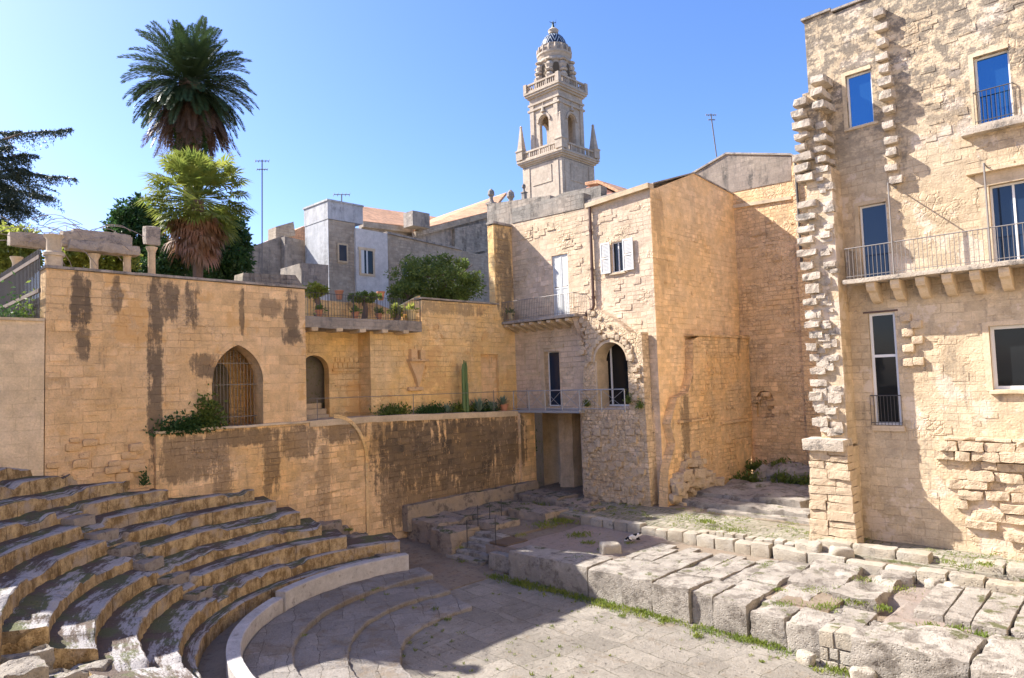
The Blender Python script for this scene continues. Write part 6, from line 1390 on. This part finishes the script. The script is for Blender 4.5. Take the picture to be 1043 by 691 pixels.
for u, v, z_, R_, n_, h_ in ((575, 530, .95, .8, 420, .16), (590, 545, .9, .5, 260, .13), (555, 535, .95, .6, 260, .14), (600, 553, .9, .3, 120, .12), (530, 545, .9, .3, 80, .1), (545, 515, 1.1, .7, 260, .14), (520, 520, 1.0, .4, 140, .12),
                             (615, 560, .92, .25, 90, .1), (590, 568, .92, .2, 80, .1), (600, 565, .92, .3, 80, .08), (640, 553, .9, .2, 70, .1), (765, 590, .85, .2, 90, .1), (815, 590, .85, .5, 120, .07), (840, 618, .85, .4, 160, .12), (870, 612, .85, .4, 160, .12), (800, 615, .8, .3, 110, .1),
                             (720, 580, .9, .3, 90, .07), (700, 575, .9, .3, 70, .07), (740, 572, .9, .3, 80, .07), (780, 575, .9, .3, 80, .08), (790, 600, .85, .25, 120, .1), (725, 600, .85, .2, 60, .08), (660, 575, .9, .3, 60, .07), (830, 600, .9, .4, 120, .08), (860, 600, .9, .3, 110, .1), (920, 600, .9, .4, 120, .09), (960, 610, .9, .3, 90, .08), (1010, 615, .9, .3, 80, .08), (670, 560, .9, .4, 80, .06), (900, 620, .85, .25, 110, .14), (950, 640, .85, .25, 120, .15), (975, 640, .85, .2, 80, .12), (1000, 648, .85, .2, 100, .14), (880, 590, .95, .4, 110, .09), (1035, 605, .9, .3, 60, .08), (850, 575, 1.0, .3, 100, .12), (905, 575, 1.0, .3, 90, .1), (820, 560, 1.1, .4, 140, .12),
                             (355, 540, 1.3, .2, 100, .12), (445, 530, 1.0, .4, 120, .1), (410, 520, 1.1, .4, 110, .1), (470, 558, .5, .2, 60, .1), (460, 546, .6, .2, 60, .1), (470, 572, .1, .25, 60, .1), (390, 527, 1.15, .3, 90, .1), (700, 527, 1.25, .8, 260, .1), (745, 540, 1.25, .6, 220, .12), (720, 532, 1.3, .3, 120, .16), (1005, 575, 1.45, .3, 100, .12), (965, 572, 1.45, .3, 90, .1), (985, 578, 1.45, .3, 60, .1)):
    p = at_z(u, v, z_); tuft(p.x, p.y, z_-.03, R_, n_, h_)
L.build('ruin_grass', M['grass']); bpy.data.objects['ruin_grass']['kind'] = 'stuff'
# ================================================================ PERGOLA AND FENCE
PGX = -26.9
PG = thing('pergola', 'ruined stone pergola of squat columns carrying broken beams, on top of the garden wall', 'pergola', (PGX, 7, 9.6))
def column(u, v_top, X, lab=None, r_=.135):
    p = at_x(u, v_top, X); bm = BM(); h = p.z-9.6; lathe(bm, (X, p.y, 9.5), [(r_*1.25, 0), (r_*1.25, .12), (r_, .16), (r_*.93, h-.12), (r_*1.1, h-.05), (r_*1.45, h+.06), (r_*1.5, h+.1)], 14); obj('column', bm, M['trim'], PG, smooth=True); return p
cs = [column(u, v, X) for u, v, X in ((17, 262, -29.0), (96, 259, PGX), (129.5, 257, PGX), (154.5, 252, PGX))]
p = at_x(55, 240, UX-.35); bm = BM(); lathe(bm, (UX-.35, p.y, 11.05), [(.24, 0), (.24, .35), (.3, .36), (.3, .46), (.21, .5), (.20, p.z-11.2), (.27, p.z-11.1), (.3, p.z-11.05)], 14); obj('column', bm, M['trim'], PG, smooth=True)
def beam(u0, v0, u1, v1, X, h, seed, d=.26):
    a, b = at_x(u0, v0, X), at_x(u1, v1, X); bm = BM(); y0, y1 = sorted((a.y, b.y)); rough(bm, X-d, X+d, y0, y1, min(a.z, b.z)-h, (a.z+b.z)/2, .12, .04, .06, seed=seed); obj('beam', bm, M['greybeam'], PG, smooth=True)
beam(62, 239, 134, 239, PGX, .40, 1, .2); beam(68, 249, 140, 248, PGX+.06, .2, 2, .28); beam(147, 231, 162, 231, PGX, .68, 3, .2); beam(8, 238, 52, 239, -27.6, .4, 4, .2); beam(72, 236, 132, 237, -28.6, .5, 5)
IFN = thing('iron_fence', 'tall dark iron fence at the far left, running back from the garden wall', 'fence', (UX-3, 5.2, 8.6))
FYY = 5.05
bm = BM(); zt_ = at_y(47, 259, FYY).z; a0 = -24.95
for i in range(46): x = a0-.2*i; tube(bm, (x, FYY, 8.3), (x, FYY, 11.55), .022, 4)
obj('bars', bm, M['iron'], IFN); bm = BM()
for z_ in (11.3, 10.25, 9.0): box(bm, -34.2, a0, FYY-.03, FYY+.03, z_-.06, z_+.06)
obj('rail', bm, M['wood'], IFN)
bm = BM(); box(bm, -34, a0-.2, FYY+.6, FYY+.8, 8, 10.4); tag(obj('garden_shed_wall', bm, M['wood']), 'dark wall in the shade behind the iron fence', 'wall')
# ================================================================ CAT
def skin_body(name, pts, edges, radii, mat, parent=None, root=0):
    me = bpy.data.meshes.new(name); me.from_pydata(pts, edges, []); o = bpy.data.objects.new(name, me); COL.objects.link(o)
    m = o.modifiers.new('s', 'SKIN'); o.modifiers.new('d', 'SUBSURF').levels = 2; o.modifiers['d'].render_levels = 2
    for i, sv in enumerate(me.skin_vertices[0].data): sv.radius = (radii[i], radii[i]); sv.use_root = i == root
    dg = bpy.context.evaluated_depsgraph_get(); me2 = bpy.data.meshes.new_from_object(o.evaluated_get(dg)); bpy.data.objects.remove(o); me2.name = name
    me2.materials.clear(); me2.materials.append(mat)
    for p_ in me2.polygons: p_.use_smooth = True
    o = bpy.data.objects.new(name, me2); COL.objects.link(o); return o
t = NT('black_white_fur'); n = t.noise(t.obj(), 6.5, 2, .4); t.col(t.mix(t.ramp(n, .48, .52), (.015, .014, .014), (.62, .6, .57)))
p = at_z(645, 551, .9); cx_, cy_, cz_ = p.x, p.y, .93
u_ = VR.copy(); u_.z = 0; u_.normalize(); w_ = Vector((-u_.y, u_.x, 0))
def cp(a, b, z): q = Vector((cx_, cy_, cz_))+u_*a+w_*b; return (q.x, q.y, q.z+z)
pts = [cp(-.18, 0, .11), cp(-.05, 0, .13), cp(.1, 0, .13), cp(.2, 0, .17), cp(.28, -.01, .22), cp(.34, -.02, .20), cp(.14, .06, .06), cp(.24, .07, .025), cp(.14, -.06, .06), cp(.26, -.06, .025), cp(-.16, .08, .05), cp(-.06, .1, .025), cp(-.16, -.08, .05), cp(-.05, -.11, .025), cp(-.28, -.02, .05), cp(-.34, -.1, .03), cp(-.26, -.2, .025), cp(.275, .035, .285), cp(.275, -.05, .285)]
ed = [(0, 1), (1, 2), (2, 3), (3, 4), (4, 5), (2, 6), (6, 7), (2, 8), (8, 9), (0, 10), (10, 11), (0, 12), (12, 13), (0, 14), (14, 15), (15, 16), (4, 17), (4, 18)]
rd = [.10, .105, .095, .065, .062, .03, .04, .025, .04, .025, .055, .028, .055, .028, .03, .022, .016, .012, .012]
tag(skin_body('cat', pts, ed, rd, t.m), 'black and white cat lying on the sunlit stage slabs near the paved strip', 'cat')
